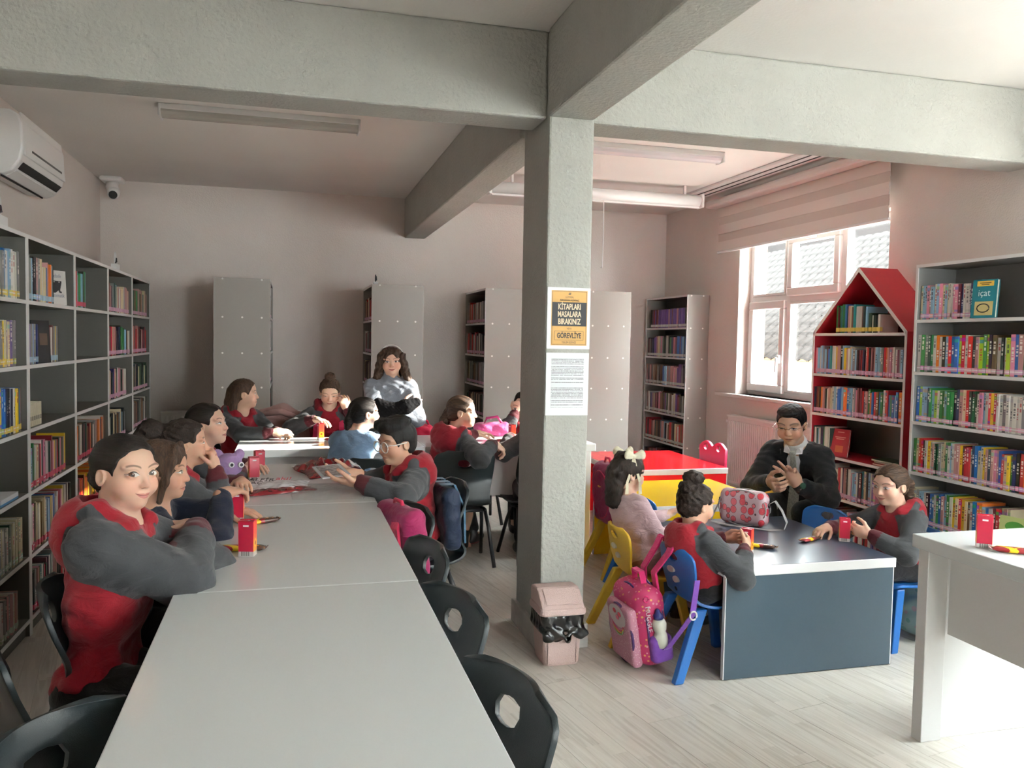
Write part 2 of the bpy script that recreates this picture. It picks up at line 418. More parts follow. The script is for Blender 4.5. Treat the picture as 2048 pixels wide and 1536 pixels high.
def radiator(label, ax, x0, x1, y, z0, z1):
    """panel radiator along x (ax=0) at depth y or along y (ax=1) at x=y"""
    t = thing('radiator', label, 'radiator', ((x0+x1)/2, y, z0) if ax == 0 else (y, (x0+x1)/2, z0))
    def bx(a0, a1, d0, d1, za, zb):
        return (a0, a1, d0, d1, za, zb) if ax == 0 else (d0, d1, a0, a1, za, zb)
    MB().box(*bx(x0, x1, y-.03, y+.03, z0, z1)).build('panel', M['rad'], t, bevel=.008)
    n = int((x1-x0)/.034)
    for i in range(n):
        a = x0+.02+i*(x1-x0-.04)/n
        rm = MB(); rm.box(*bx(a+.005, a+.024, y-.038, y-.029, z0+.035, z1-.035)); rm.build('rib', M['rad'], t, bevel=.004, seg=1)
    MB().box(*bx(x0, x1, y-.04, y+.04, z1-.004, z1+.012)).build('top_grille', M['rad'], t)
    p = MB()
    if ax == 0: p.cyl((x1+.03, y, .0), (x1+.03, y, z1-.03), .011); p.cyl((x1-.01, y, z1-.05), (x1+.05, y, z1-.05), .02)
    else: p.cyl((y, x1+.03, .0), (y, x1+.03, z1-.03), .011); p.cyl((y, x1-.01, z1-.05), (y, x1+.05, z1-.05), .02)
    p.build('valve_pipe', M['pvc'], t, smooth=False)
radiator('white panel radiator on the back wall left of the tall grey panel', 0, -1.17, -.62, 8.37, .15, .72)
radiator('white panel radiator on the back wall right of the tall grey panel', 0, -.20, .12, 8.37, .15, .72)
radiator('white panel radiator under the window behind the man', 1, 5.35, 6.83, 3.93, .18, .80)
# ------------------------------------------------------------------ ceiling fittings
def strip_light(label, x0, x1, y, wide, shade):
    t = thing('strip_light', label, 'ceiling light', ((x0+x1)/2, y, ZC), 'fluorescent fittings on the ceiling')
    MB().box(x0, x1, y-wide/2, y+wide/2, ZC-.035, ZC).build('batten', M['pvc'], t, bevel=.004)
    n = 8
    rings = []
    for xx in (x0+.004, x1-.004):
        rings.append([(xx, y+math.cos(math.pi*i/n)*wide/2*.96, ZC-.03-math.sin(math.pi*i/n)*.045) for i in range(n+1)])
    MB().loft(rings).build('diffuser', shade, t)
    for xx in (x0, x1): MB().box(xx-.008, xx+.008, y-wide/2-.004, y+wide/2+.004, ZC-.078, ZC).build('end_cap', M['pvc'], t, bevel=.006)
    MB().cyl((x0+.05, y, ZC-.05), (x1-.05, y, ZC-.05), .013).build('tube', mat('lamp_glass', (.8, .8, .78), .3), t)
strip_light('long ribbed ceiling light left of the beam, over the back of the room', -.78, .43, 5.6, .14, mat('old_diffuser', (.62, .61, .56), .25, alpha=.75))
strip_light('slim white ceiling light right of the pillar', 1.86, 3.08, 5.62, .11, mat('new_diffuser', (.82, .80, .84), .25))
ps = thing('projector_screen', 'rolled up white projector screen hung below the ceiling near the back', 'projector screen', (2.6, 6.85, 2.75))
MB().cyl((1.62, 6.85, 2.74), (3.56, 6.85, 2.74), .052, 20).build('housing', M['pvc'], ps, smooth=True)
MB().box(1.63, 3.55, 6.83, 6.865, 2.672, 2.69).build('bottom_bar', M['pvc'], ps, bevel=.004)
for xx in (1.60, 3.555): MB().box(xx, xx+.025, 6.79, 6.91, 2.675, 2.80).build('end_cap', M['pvc'], ps, bevel=.01)
for xx in (1.8, 3.4): MB().box(xx, xx+.02, 6.84, 6.86, 2.79, ZC).build('bracket', M['pvc'], ps)
MB().tube([(2.62, 6.80, 2.68), (2.625, 6.80, 2.4), (2.62, 6.80, 2.12), (2.615, 6.80, 2.10)], [.004, .004, .005, .009]).build('pull_cord', M['pvc'], ps, smooth=True)
# ------------------------------------------------------------------ air conditioner and camera
ac = thing('air_conditioner', 'white wall-mounted air conditioner high on the left wall', 'air conditioner', (-1.7, 5.75, 2.5))
prof = [(-1.70, 2.71), (-1.54, 2.712), (-1.495, 2.69), (-1.475, 2.64), (-1.47, 2.50), (-1.485, 2.43), (-1.53, 2.365), (-1.58, 2.345), (-1.70, 2.36)]
ya_, yb_ = 5.33, 6.24
mb = MB(); mb.loft([[(x_, ya_, z_) for x_, z_ in prof], [(x_, yb_, z_) for x_, z_ in prof]]); mb.build('body', M['pvc'], ac, bevel=.012)
MB().quadbox([(-1.478, ya_+.03, 2.46), (-1.463, ya_+.03, 2.46), (-1.463, yb_-.012, 2.46), (-1.478, yb_-.012, 2.46), (-1.50, ya_+.03, 2.70), (-1.487, ya_+.03, 2.705), (-1.487, yb_-.012, 2.705), (-1.50, yb_-.012, 2.70)]).build('front_panel', M['pvc'], ac, bevel=.006)
MB().quadbox([(-1.52, ya_+.06, 2.388), (-1.512, ya_+.06, 2.384), (-1.512, yb_-.05, 2.384), (-1.52, yb_-.05, 2.388), (-1.486, ya_+.06, 2.425), (-1.479, ya_+.06, 2.42), (-1.479, yb_-.05, 2.42), (-1.486, yb_-.05, 2.425)]).build('air_slot', M['dark'], ac)
MB().quadbox([(-1.575, ya_+.05, 2.35), (-1.573, ya_+.05, 2.34), (-1.52, ya_+.05, 2.372), (-1.525, ya_+.05, 2.38), (-1.575, yb_-.05, 2.35), (-1.573, yb_-.05, 2.34), (-1.52, yb_-.05, 2.372), (-1.525, yb_-.05, 2.38)]).build('louvre', M['pvc'], ac)
MB().box(-1.600, -1.592, ya_+.05, yb_-.05, 2.338, 2.352).build('lower_slot', M['dark'], ac)
MB().box(-1.4665, -1.4645, ya_+.16, yb_-.10, 2.50, 2.512).build('trim_line', mat('grey_trim', (.1, .1, .1), .4), ac)
MB().box(-1.4815, -1.4795, 5.42, 5.47, 2.635, 2.645).build('badge', mat('grey_badge', (.25, .25, .25), .4), ac)
sc = thing('security_camera', 'small white security camera in the back left ceiling corner', 'camera', (-1.6, 8.25, ZC))
MB().box(-1.66, -1.47, 8.2, 8.40, ZC-.045, ZC).build('mount', M['pvc'], sc, bevel=.02)
MB().tube([(-1.565, 8.30, ZC-.04), (-1.565, 8.28, ZC-.09), (-1.55, 8.25, ZC-.13)], [.06, .055, .05], 14).build('neck', M['pvc'], sc, smooth=True)
MB().tube([(-1.55, 8.29, ZC-.12), (-1.54, 8.20, ZC-.16), (-1.538, 8.17, ZC-.173)], [.05, .052, .045], 16).build('camera_head', M['pvc'], sc, smooth=True)
MB().cyl((-1.538, 8.175, ZC-.172), (-1.536, 8.163, ZC-.177), .036, 16).build('lens', M['dark'], sc)
# ------------------------------------------------------------------ posters on the pillar
ink = mat('black_ink', (.02, .02, .025), .6); tan = mat('poster_tan', (.62, .36, .11), .6); crm = mat('poster_cream', (.83, .66, .45), .6)
yp = 3.655; RX = (math.pi/2, 0, 0)
po = thing('poster', 'tan and black printed notice in a white sleeve on the pillar', 'poster', (1.25, yp, 1.56))
MB().box(1.143, 1.353, yp-.002, yp+.002, 1.418, 1.702).build('sheet', M['paper'], po)
MB().box(1.163, 1.338, yp-.003, yp-.0015, 1.434, 1.688).build('print_ground', tan, po)
MB().box(1.166, 1.335, yp-.0038, yp-.0028, 1.524, 1.634).build('black_panel', ink, po)
bx_ = MB()
for (a, b_, c, d) in ((1.167, 1.334, 1.683, 1.6845), (1.167, 1.334, 1.438, 1.4395), (1.167, 1.1685, 1.438, 1.6845), (1.3325, 1.334, 1.438, 1.6845),
                      (1.180, 1.321, 1.500, 1.5012), (1.180, 1.321, 1.4585, 1.4597), (1.180, 1.1812, 1.4585, 1.5012), (1.3198, 1.321, 1.4585, 1.5012)):
    bx_.box(a, b_, yp-.0036, yp-.0026, c, d)
bx_.build('printed_rules', ink, po)
for s_, z_, h_, m_, sx_, bo in (('LÜTFEN,', 1.657, .012, ink, .9, 0), ('RAFLARDAN ALDIĞINIZ', 1.643, .0115, ink, .75, 0), ('KİTAPLARI', 1.612, .037, crm, .62, .0008), ('MASALARA', 1.578, .037, crm, .62, .0008),
                            ('BIRAKINIZ', 1.544, .037, crm, .64, .0008), ('VEYA', 1.512, .011, ink, .9, 0), ('GÖREVLİYE', 1.479, .034, ink, .66, .0008), ('TESLİM EDİNİZ', 1.448, .0125, ink, .8, 0)):
    text(s_, h_, m_, 'lettering', po, (1.2505, yp-.0042, z_), RX, .0003, sx_, bold=bo)
hd_ = MB(); hd_.box(1.245, 1.256, yp-.0038, yp-.0028, 1.669, 1.674); hd_.box(1.248, 1.258, yp-.0038, yp-.0028, 1.675, 1.678); hd_.build('emblem', ink, po)
no = thing('notice_sheet', 'white typed notice sheet on the pillar below the tan poster', 'paper', (1.25, yp, 1.25))
MB().box(1.143, 1.352, yp-.0018, yp+.002, 1.108, 1.400).build('sheet', M['paper'], no)
def para_mat():
    m = mat('typed_ink', (.80, .82, .85), .7); nt, b = shader(m)
    x, y, z = sep(coord('Object'))
    row = (z*(1/.0066)).fl(); ph = (z*(1/.0066)).fr()
    wn = tex('ShaderNodeTexWhiteNoise', None, noise_dimensions='1D'); link(row, wn.inputs['W'])
    wv = N(wn.outputs['Value'])
    words = tex('ShaderNodeTexNoise', None, noise_dimensions='2D', Scale=1.0, Detail=1)
    cx = nt.nodes.new('ShaderNodeCombineXYZ'); link(x*420, cx.inputs[0]); link(row*5.3, cx.inputs[1]); link(cx.outputs[0], words.inputs['Vector'])
    on = band(ph, .3, .72)*wv.gt(.22)*x.lt(wv*.12+.075)*N(words.outputs[0]).gt(.40)
    link(mixc(on*.85, (.80, .82, .85), (.07, .07, .09)), b.inputs['Base Color']); return m
MB().box(-.079, .079, -.0004, .0004, -.115, .115).build('typed_text', para_mat(), no, loc=(-.002, -.0024+0, .0095))
# ------------------------------------------------------------------ white tables
def white_table(label, x0, x1, y0, y1, z=.75, along='y', modesty=None, group='white reading tables'):
    t = thing('table', label, 'table', ((x0+x1)/2, (y0+y1)/2, 0), group)
    MB().box(x0, x1, y0, y1, z-.05, z).build('tabletop', M['whitetop'], t, bevel=.003)
    if along == 'y':
        for ya in (y0+.03, y1-.08):
            MB().box(x0+.012, x1-.012, ya+.015, ya+.035, 0, z-.05).build('end_panel', M['white'], t, bevel=.002)
            for xa in (x0+.006, x1-.096): MB().box(xa, xa+.09, ya, ya+.05, 0, z-.05).build('leg', M['white'], t, bevel=.003)
        xm = modesty if modesty else (x0+x1)/2
        MB().box(xm, xm+.018, y0+.08, y1-.08, .40, z-.05).build('modesty_panel', M['white'], t, bevel=.002)
    else:
        for xa in (x0+.03, x1-.08):
            MB().box(xa+.015, xa+.035, y0+.012, y1-.012, 0, z-.05).build('end_panel', M['white'], t, bevel=.002)
            for ya in (y0+.006, y1-.096): MB().box(xa, xa+.05, ya, ya+.09, 0, z-.05).build('leg', M['white'], t, bevel=.003)
        ym = modesty if modesty else y0+.06
        MB().box(x0+.08, x1-.08, ym, ym+.018, .40, z-.05).build('modesty_panel', M['white'], t, bevel=.002)
    return t
white_table('white table nearest the camera, its bare top filling the bottom of the photo', -.302, .362, 1.15, 2.362)
white_table('white table in front of the girl with folded arms', -.302, .364, 2.366, 3.556)
white_table('white table where the boy with glasses sits, strewn with plastic bags', -.302, .364, 3.56, 4.70)
white_table('white table across the back, in front of the girl with a topknot', -.325, .856, 5.32, 5.95, along='x')
white_table('white table at the back left of the pillar, girl in red turned from it', .86, 2.05, 5.36, 6.0, along='x')
white_table('white desk cut off by the right edge of the photo', 2.243, 2.93, 1.35, 2.56, z=.762, modesty=2.345)
# ------------------------------------------------------------------ kids' tables
def kid_table(label, top, pan, x0, x1, y0, y1, z=.498):
    t = thing('childrens_table', label, 'table', ((x0+x1)/2, (y0+y1)/2, 0), None)
    MB().box(x0, x1, y0, y1, z-.045, z-.0015).build('tabletop', M['edge'], t, bevel=.003)
    MB().box(x0+.004, x1-.004, y0+.004, y1-.004, z-.002, z).build('top_surface', top, t)
    for ya in (y0+.004, y1-.026):
        MB().box(x0+.012, x1-.012, ya, ya+.022, .004, z-.045).build('end_panel', pan, t)
        for xa in (x0+.008, x1-.012): MB().box(xa, xa+.004, ya, ya+.022, .004, z-.045).build('edge_strip', M['edge'], t)
        for xa in (x0+.1, x1-.12): MB().cyl((xa, ya+.011, 0), (xa, ya+.011, .006), .009, 8).build('glide', M['pvc'], t)
    MB().box(x0+.10, x0+.118, y0+.03, y1-.03, z-.16, z-.046).build('rail', pan, t)
    MB().box(x1-.118, x1-.10, y0+.03, y1-.03, z-.16, z-.046).build('rail', pan, t)
    return t
kid_table('low slate blue table with white edges in the right foreground', M['bluetop'], M['bluepan'], 1.803, 2.672, 3.14, 4.05)
kid_table('low yellow table between the blue and the red one', M['yellow'], M['yellow'], 2.0, 2.885, 4.42, 5.28)
kid_table('low glossy red table farthest back of the coloured ones', M['red'], M['red'], 2.38, 3.25, 5.66, 6.68, z=.51)
# ------------------------------------------------------------------ chairs
def cr_spline(P, n):
    P = [Vector((p[0], 0, p[1])) for p in P]; Q = [P[0]*2-P[1]]+P+[P[-1]*2-P[-2]]; out = []
    for k in range(n):
        t = k/(n-1)*(len(P)-1); i = min(int(t), len(P)-2); f = t-i
        a, b_, c, d = Q[i:i+4]
        out.append(.5*((2*b_)+(c-a)*f+(2*a-5*b_+4*c-d)*f*f+(3*b_-a-3*c+d)*f**3))
    return out
def shell(name, prof, wid, mtl, parent, hole=None, thick=.013, nu=44, nv=26, curve=.03, seat_dip=.012):
    P = cr_spline(prof, nu); vs = []; fs = []; L = [0]
    for i in range(1, nu): L.append(L[-1]+(P[i]-P[i-1]).length)
    par = []
    for i in range(nu):
        t = L[i]/L[-1]; hw = wid(t)
        for j in range(nv):
            v = -1+2*j/(nv-1); y = v*hw
            back = max(0, min(1, (P[i].z-P[-1].z-.08)/.15))
            vs.append(Vector((P[i].x+curve*v*v*back, y, P[i].z+seat_dip*v*v*(1-back)))); par.append((L[i], y))
    dead = set()
    def er(k): return math.hypot((par[k][0]-hole[0])/hole[2], (par[k][1]-hole[1])/hole[3])
    for i in range(nu-1):
        for j in range(nv-1):
            q = (i*nv+j, i*nv+j+1, (i+1)*nv+j+1, (i+1)*nv+j)
            if hole and sum(er(k) for k in q)/4 < 1: continue
            fs.append(q)
    if hole:
        use = set(k for q in fs for k in q); base = vs[:]
        for k in use:
            e = er(k)
            near = e < 1.0
            if near and e > .01:
                # slide along the surface to the rim of the hole
                sl = (par[k][0]-hole[0])/e+hole[0]; sy = (par[k][1]-hole[1])/e+hole[1]
                ii = min(range(nu-1), key=lambda a: abs((L[a]+L[a+1])/2-sl)); f = (sl-L[ii])/(L[ii+1]-L[ii])
                p = P[ii].lerp(P[ii+1], f); v = sy/wid(sl/L[-1]); back = max(0, min(1, (p.z-P[-1].z-.08)/.15))
                vs[k] = Vector((p.x+curve*v*v*back, sy, p.z))
    mb = MB(); mb.v = [tuple(p) for p in vs]; mb.f = fs; mb.mi = [0]*len(fs); mb.cols = [None]*len(fs)
    o = mb.build(name, mtl, parent, smooth=True)
    md = o.modifiers.new('solid', 'SOLIDIFY'); md.thickness = thick; md.offset = 0
    b_ = o.modifiers.new('bevel', 'BEVEL'); b_.width = thick*.4; b_.segments = 2; b_.limit_method = 'ANGLE'; b_.angle_limit = math.radians(50)
    return o
def sstep(a, b, x):
    t = max(0, min(1, (x-a)/(b-a))); return t*t*(3-2*t)
def round_w(t, w0, w1, r=.07):
    k = 1
    if t < r: k = 1-(1-math.sqrt(max(0, 1-(1-t/r)**2)))*.45
    if t > 1-.06: k = 1-(1-math.sqrt(max(0, 1-((t-.94)/.06)**2)))*.3
    return (w0+(w1-w0)*sstep(.3, .6, t)-.03*math.exp(-((t-.42)/.12)**2))*k
chair = thing('school_chair', 'dark grey plastic chair', 'chair', (0, 0, 0), 'dark grey plastic school chairs')
shell('seat_shell', [(-.215, .755), (-.185, .66), (-.15, .56), (-.165, .475), (-.172, .42), (-.125, .39), (0, .378), (.14, .388), (.205, .385), (.235, .355)],
      lambda t: round_w(t, .195, .20), M['chair'], chair, hole=(.085, 0, .030, .048))
fr = MB()
for s in (-1, 1):
    fr.tube([(.02, s*.155, .352), (-.06, s*.155, .358), (-.10, s*.155, .352)], .011, 8)
fr.tube([(.02, -.155, .35), (.02, .155, .35)], .011, 8); fr.tube([(-.08, -.155, .35), (-.08, .155, .35)], .011, 8)
fr.build('seat_frame', M['black'], chair, smooth=True)
for s in (-1, 1):
    MB().tube([(-.085, s*.155, .36), (-.125, s*.172, .25), (-.21, s*.195, .004)], .0125, 10).build('leg', M['black'], chair, smooth=True)
    MB().tube([(.02, s*.155, .36), (.075, s*.172, .25), (.18, s*.195, .004)], .0125, 10).build('leg', M['black'], chair, smooth=True)
def place_chair(x, y, rz, label):
    global chair_used
    try: chair_used
    except NameError:
        chair_used = True
        chair.location = (x, y, 0); chair.rotation_euler.z = math.radians(rz); chair['label'] = label; return chair
    return dup(chair, (x, y, 0), rz, label)
# right side of the long table (backs toward the aisle, facing -x)
place_chair(.268, 1.585, 197, 'dark grey school chair nearest the camera right of the white table')
place_chair(.267, 2.16, 199, 'second dark grey school chair from the camera right of the table')
place_chair(.285, 2.75, 192, 'third dark grey school chair from the camera right of the table')
place_chair(.335, 3.37, 197, 'dark grey school chair covered by the magenta backpack')
place_chair(.62, 3.98, 188, 'dark grey school chair the boy with glasses sits on')
# left side
place_chair(-.27, 1.50, -36, 'dark grey school chair with sheen along its top edge, bottom left corner')
place_chair(-.50, 2.20, 23, 'dark grey school chair behind the front girl at the left edge')
place_chair(-.455, 2.545, 8, 'dark grey school chair the girl with folded arms sits on')
place_chair(-.50, 3.05, 0, 'dark grey school chair under the girl in navy')
place_chair(-.48, 3.72, 0, 'dark grey school chair under the girl with fist at her mouth')
place_chair(-.46, 4.32, 0, 'dark grey school chair under the girl beside the lilac plush toy')
place_chair(-.36, 6.15, -60, 'dark grey school chair under the long-haired girl at the back left')
place_chair(.05, 6.3, -92, 'dark grey school chair with the pale pink coat over its back')
place_chair(.47, 5.02, 88, 'dark grey school chair under the girl in light blue')
place_chair(1.07, 5.27, 90, 'dark grey school chair with back to camera, girl in red twisting on it')
place_chair(1.60, 5.30, 96, 'dark grey school chair half hidden by the pillar')
place_chair(.93, 6.42, -90, 'dark grey school chair beyond the back table with a red bag on it')
place_chair(1.42, 6.42, -90, 'dark grey school chair beyond the back table, pink bag before it')
# kids' chairs
def kid_chair_proto(mtl, holes=None):
    t = thing('childrens_chair', 'childs chair', 'chair', (0, 0, 0), None)
    shell('seat_shell', [(-.19, .55), (-.165, .47), (-.135, .36), (-.115, .315), (-.06, .298), (.03, .295), (.12, .302), (.155, .29)],
          lambda t_: round_w(t_, .150, .158, .1), mtl, t, hole=(.045, 0, .016, .045), curve=.025, thick=.012)
    lg = lambda p, q, r0, r1: MB().loft([[(q[0]+a*r1, q[1]+b_*r1, q[2]) for a, b_ in ((-1, -.8), (1, -.8), (1, .8), (-1, .8))],
                                         [(p[0]+a*r0, p[1]+b_*r0, p[2]) for a, b_ in ((-1, -.8), (1, -.8), (1, .8), (-1, .8))]])
    for s in (-1, 1):
        lg((-.105, s*.125, .30), (-.235, s*.172, 0), .026, .022).build('leg', mtl, t, bevel=.006)
        lg((.105, s*.125, .295), (.165, s*.165, 0), .024, .02).build('leg', mtl, t, bevel=.006)
    for (zc, sx) in ((.44, .03), (.40, .024)):
        ring = []
        for k in range(14):
            a = 2*math.pi*k/14; ring.append((sx*math.cos(a), .014*math.sin(a)))
        xo = -.160 if zc > .42 else -.150
        y0_ = .03 if zc > .42 else -.0
        MB().loft([[(xo-.012+(-z_)*.28*0, y0_+y_, zc+z_) for y_, z_ in ring], [(xo+.004, y0_+y_, zc+z_) for y_, z_ in ring]]).build('sticker', M['sticker'], t)
    return t
ky = kid_chair_proto(M['kyellow']); kb = kid_chair_proto(M['kblue'])
ky.location = (1.735, 3.78, 0); ky.rotation_euler.z = math.radians(-2)
tag(ky, 'small yellow plastic chair under the girl in pink', 'chair', 'yellow childrens chairs')
dup(ky, (2.08, 4.86, 0), 5, 'small yellow chair with a magenta backpack, just right of the pillar')
dup(ky, (3.16, 5.18, 0), 182, 'small empty yellow chair left of the man, before the radiator')
tag(kb, 'small blue plastic chair with the pink backpack hung on it', 'chair', 'blue childrens chairs')
kb.location = (1.83, 3.345, 0); kb.rotation_euler.z = math.radians(3)
dup(kb, (2.93, 3.44, 0), 184, 'small blue chair under the girl right of the blue table')
dup(kb, (2.74, 3.92, 0), 196, 'small blue chair tucked in before the man, only its back showing')
dup(kb, (2.14, 4.55, 0), 20, 'small blue chair behind the pillar, only its legs showing')
kr = thing('childrens_chair', 'small raspberry pink chair with a scalloped back beside the red table', 'chair', (0, 0, 0))
ring = []
def scallop(y):   # top outline of the back
    return .60+.045*max(0, math.cos((abs(y)-.085)/.085*math.pi/2)) if abs(y) < .17 else .60
hb = MB(); n = 20; holes = [(-.085, .60), (.085, .60)]
import bmesh
def plate_with_holes(outline, holes, r, x0, x1):
    cu = bpy.data.curves.new('plate', 'CURVE'); cu.dimensions = '2D'; cu.fill_mode = 'BOTH'; cu.extrude = (x1-x0)/2; cu.bevel_depth = .004
    sp = cu.splines.new('POLY'); sp.points.add(len(outline)-1)
    for p, (a, b_) in zip(sp.points, outline): p.co = (a, b_, 0, 1)
    sp.use_cyclic_u = True
    for (a, b_) in holes:
        sp = cu.splines.new('POLY'); sp.points.add(15)
        for k, p in enumerate(sp.points): p.co = (a+r*math.cos(2*math.pi*k/16), b_+r*math.sin(2*math.pi*k/16), 0, 1)
        sp.use_cyclic_u = True
    o = bpy.data.objects.new('plate', cu); C.objects.link(o)
    dg = bpy.context.evaluated_depsgraph_get(); me = bpy.data.meshes.new_from_object(o.evaluated_get(dg)); bpy.data.objects.remove(o)
    me.transform(Matrix(((0, 0, 1, (x0+x1)/2), (1, 0, 0, 0), (0, 1, 0, 0), (0, 0, 0, 1))))
    return me
out = [(-.16, .29), (.16, .29)]+[(y_, scallop(y_)) for y_ in [.17-.34*k/28 for k in range(29)]]
bk = bpy.data.objects.new('backrest', plate_with_holes(out, holes, .028, -.165, -.145)); C.objects.link(bk); bk.data.materials.append(M['kred']); bk.parent = kr
MB().box(-.16, .15, -.16, .16, .285, .305).build('seat', M['kred'], kr, bevel=.01)
for s in (-1, 1):
    MB().tube([(-.12, s*.13, .29), (-.2, s*.165, 0)], [.022, .018], 8).build('leg', M['kred'], kr); MB().tube([(.11, s*.13, .29), (.16, s*.16, 0)], [.022, .018], 8).build('leg', M['kred'], kr)
kr.location = (3.24, 6.14, 0); kr.rotation_euler.z = math.radians(188)
# ------------------------------------------------------------------ bookcases
def edged(mb, x0, x1, y0, y1, z0, z1, sx):
    """board in dark laminate with a white band on the front (x) edge"""
    e = .004
    mb.cur = 0
    if sx > 0: mb.box(x0, x1-e, y0, y1, z0, z1); mb.cur = 1; mb.box(x1-e, x1, y0, y1, z0, z1)
    else: mb.box(x0+e, x1, y0, y1, z0, z1); mb.cur = 1; mb.box(x0, x0+e, y0, y1, z0, z1)
    return mb
TH = .018
def bookcase(label, xf, depth, sx, y0, y1, zs, inner, group=None, outer=None, screws=None, name='bookcase'):
    """front plane x=xf facing sx; zs = heights of the shelf tops, last = top board"""
    xb = xf-sx*depth; a, b_ = min(xf, xb), max(xf, xb)
    t = thing(name, label, 'bookcase', ((xf+xb)/2, (y0+y1)/2, 0), group)
    for q in (y0, y1-TH): edged(MB(), a, b_, q, q+TH, 0, zs[-1], sx).build('side_panel', [outer or inner, M['edge']], t)
    for z in zs[:-1]: edged(MB(), a, b_, y0+TH, y1-TH, z-TH, z, sx).build('shelf', [inner, M['edge']], t)
    edged(MB(), a, b_, y0+TH, y1-TH, zs[-1]-TH, zs[-1], sx).build('top_board', [inner, M['edge']], t)
    bx = xb if sx > 0 else xb-.006
    MB().box(bx, bx+.006, y0+TH, y1-TH, .0, zs[-1]-TH).build('back_panel', inner, t)
    if zs[0] > .05: MB().box(xf-sx*.03-.008, xf-sx*.03+.008, y0+TH, y1-TH, 0, zs[0]-TH).build('plinth', inner, t)
    if screws:
        for z in zs:
            for xx in screws:
                MB().cyl((xx, y0-.0015, z-.009), (xx, y0+.001, z-.009), .0085, 10).build('screw_cap', M['screw'], t)
    return t
ZL = [.085, .385, .69, .99, 1.295, 1.60, 1.908]
ZR = [.128, .43, .73, 1.025, 1.315, 1.617, 1.936]
YL = [3.49, 4.36, 5.25, 6.15, 7.04, 7.88]
lab = ['grey and white open bookcase cut off by the left edge of the photo', 'grey and white open bookcase on the left with the pi book on top shelf',
       'grey and white open bookcase on the left with mostly empty shelves', 'grey and white open bookcase on the left, second from the back corner',
       'grey and white open bookcase on the left, nearest the back corner']
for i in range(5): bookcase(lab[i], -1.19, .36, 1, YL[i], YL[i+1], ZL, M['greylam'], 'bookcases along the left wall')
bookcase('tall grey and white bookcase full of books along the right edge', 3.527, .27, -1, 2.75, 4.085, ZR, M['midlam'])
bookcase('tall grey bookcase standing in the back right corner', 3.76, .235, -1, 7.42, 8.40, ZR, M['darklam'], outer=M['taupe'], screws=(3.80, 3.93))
for (x0, x1, y, lb) in ((-.617, -.162, 7.34, 'tall grey double-sided bookcase end-on, leftmost of the row at the back'), (.705, 1.168, 7.50, 'tall grey double-sided bookcase end-on behind the standing girl'),
                        (1.747, 2.21, 7.50, 'tall grey double-sided bookcase end-on, just left of the pillar'), (2.68, 3.135, 7.35, 'tall beige double-sided bookcase end-on, just right of the pillar')):
    t = thing('bookcase', lb, 'bookcase', ((x0+x1)/2, 7.9, 0), 'double-sided bookcases standing at the back')
    ye = 8.40
    for q in (y, ye-TH):
        mb = MB(); mb.box(x0, x1, q, q+TH, 0, 1.936); mb.build('side_panel', M['taupe'], t, bevel=.002)
    xm = (x0+x1)/2
    MB().box(xm-.004, xm+.004, y+TH, ye-TH, 0, 1.93).build('centre_panel', M['darklam'], t)
    for z in ZR:
        for s in (-1, 1):
            a, b_ = (x0, xm-.004) if s < 0 else (xm+.004, x1)
            edged(MB(), a, b_, y+TH, ye-TH, z-TH, z, s).build('shelf', [M['darklam'], M['edge']], t)
        for xx in (x0+.07, xm, x1-.07):
            if z == ZR[-1] and xx == xm: continue
            MB().cyl((xx, y-.0015, z-.009), (xx, y+.001, z-.009), .0085, 10).build('screw_cap', M['screw'], t)
    for xx in (x0, x1): MB().box(xx-.001, xx+.001, y, y+TH, 0, 1.936).build('edge_band', M['edge'], t)
# house-shaped bookcase
hs = thing('house_bookcase', 'red house-shaped bookcase with white edges under the window', 'bookcase', (3.75, 4.69, 0))
hx0, hx1, hy0, hy1, ze, zp = 3.60, 3.90, 4.225, 5.155, 1.552, 1.975
for q in (hy0, hy1-TH):
    edged(MB(), hx0, hx1, q, q+TH, 0, ze, -1).build('side_panel', [M['housered'], M['edge']], hs)
ym = (hy0+hy1)/2
for s in (-1, 1):
    ye_ = ym+s*(hy1-hy0)/2
    for k, (xa, xb) in enumerate(((hx0, hx0+.004), (hx0+.004, hx1))):
        pass
    mb = MB()
    for k, (xa, xb) in enumerate(((hx0+.004, hx1), (hx0, hx0+.004))):
        mb.cur = k; o_ = .024
        mb.quadbox([(xa, ye_, ze), (xb, ye_, ze), (xb, ym, zp), (xa, ym, zp), (xa, ye_-s*.004, ze-o_), (xb, ye_-s*.004, ze-o_), (xb, ym, zp-o_-.004), (xa, ym, zp-o_-.004)])
    mb.build('roof_board', [M['housered'], M['edge']], hs)
ZH = [.12, .425, .70, .985, 1.262, 1.545]
for z in ZH: edged(MB(), hx0, hx1, hy0+TH, hy1-TH, z-TH, z, -1).build('shelf', [M['housered'], M['edge']], hs)
MB().box(hx1-.006, hx1, hy0+TH, hy1-TH, 0, ze).build('back_panel', M['greylam'], hs)
MB().quadbox([(hx1-.006, hy0+.01, ze), (hx1, hy0+.01, ze), (hx1, hy1-.01, ze), (hx1-.006, hy1-.01, ze), (hx1-.006, ym-.01, zp-.03), (hx1, ym-.01, zp-.03), (hx1, ym+.01, zp-.03), (hx1-.006, ym+.01, zp-.03)]).build('gable_panel', M['housered'], hs)
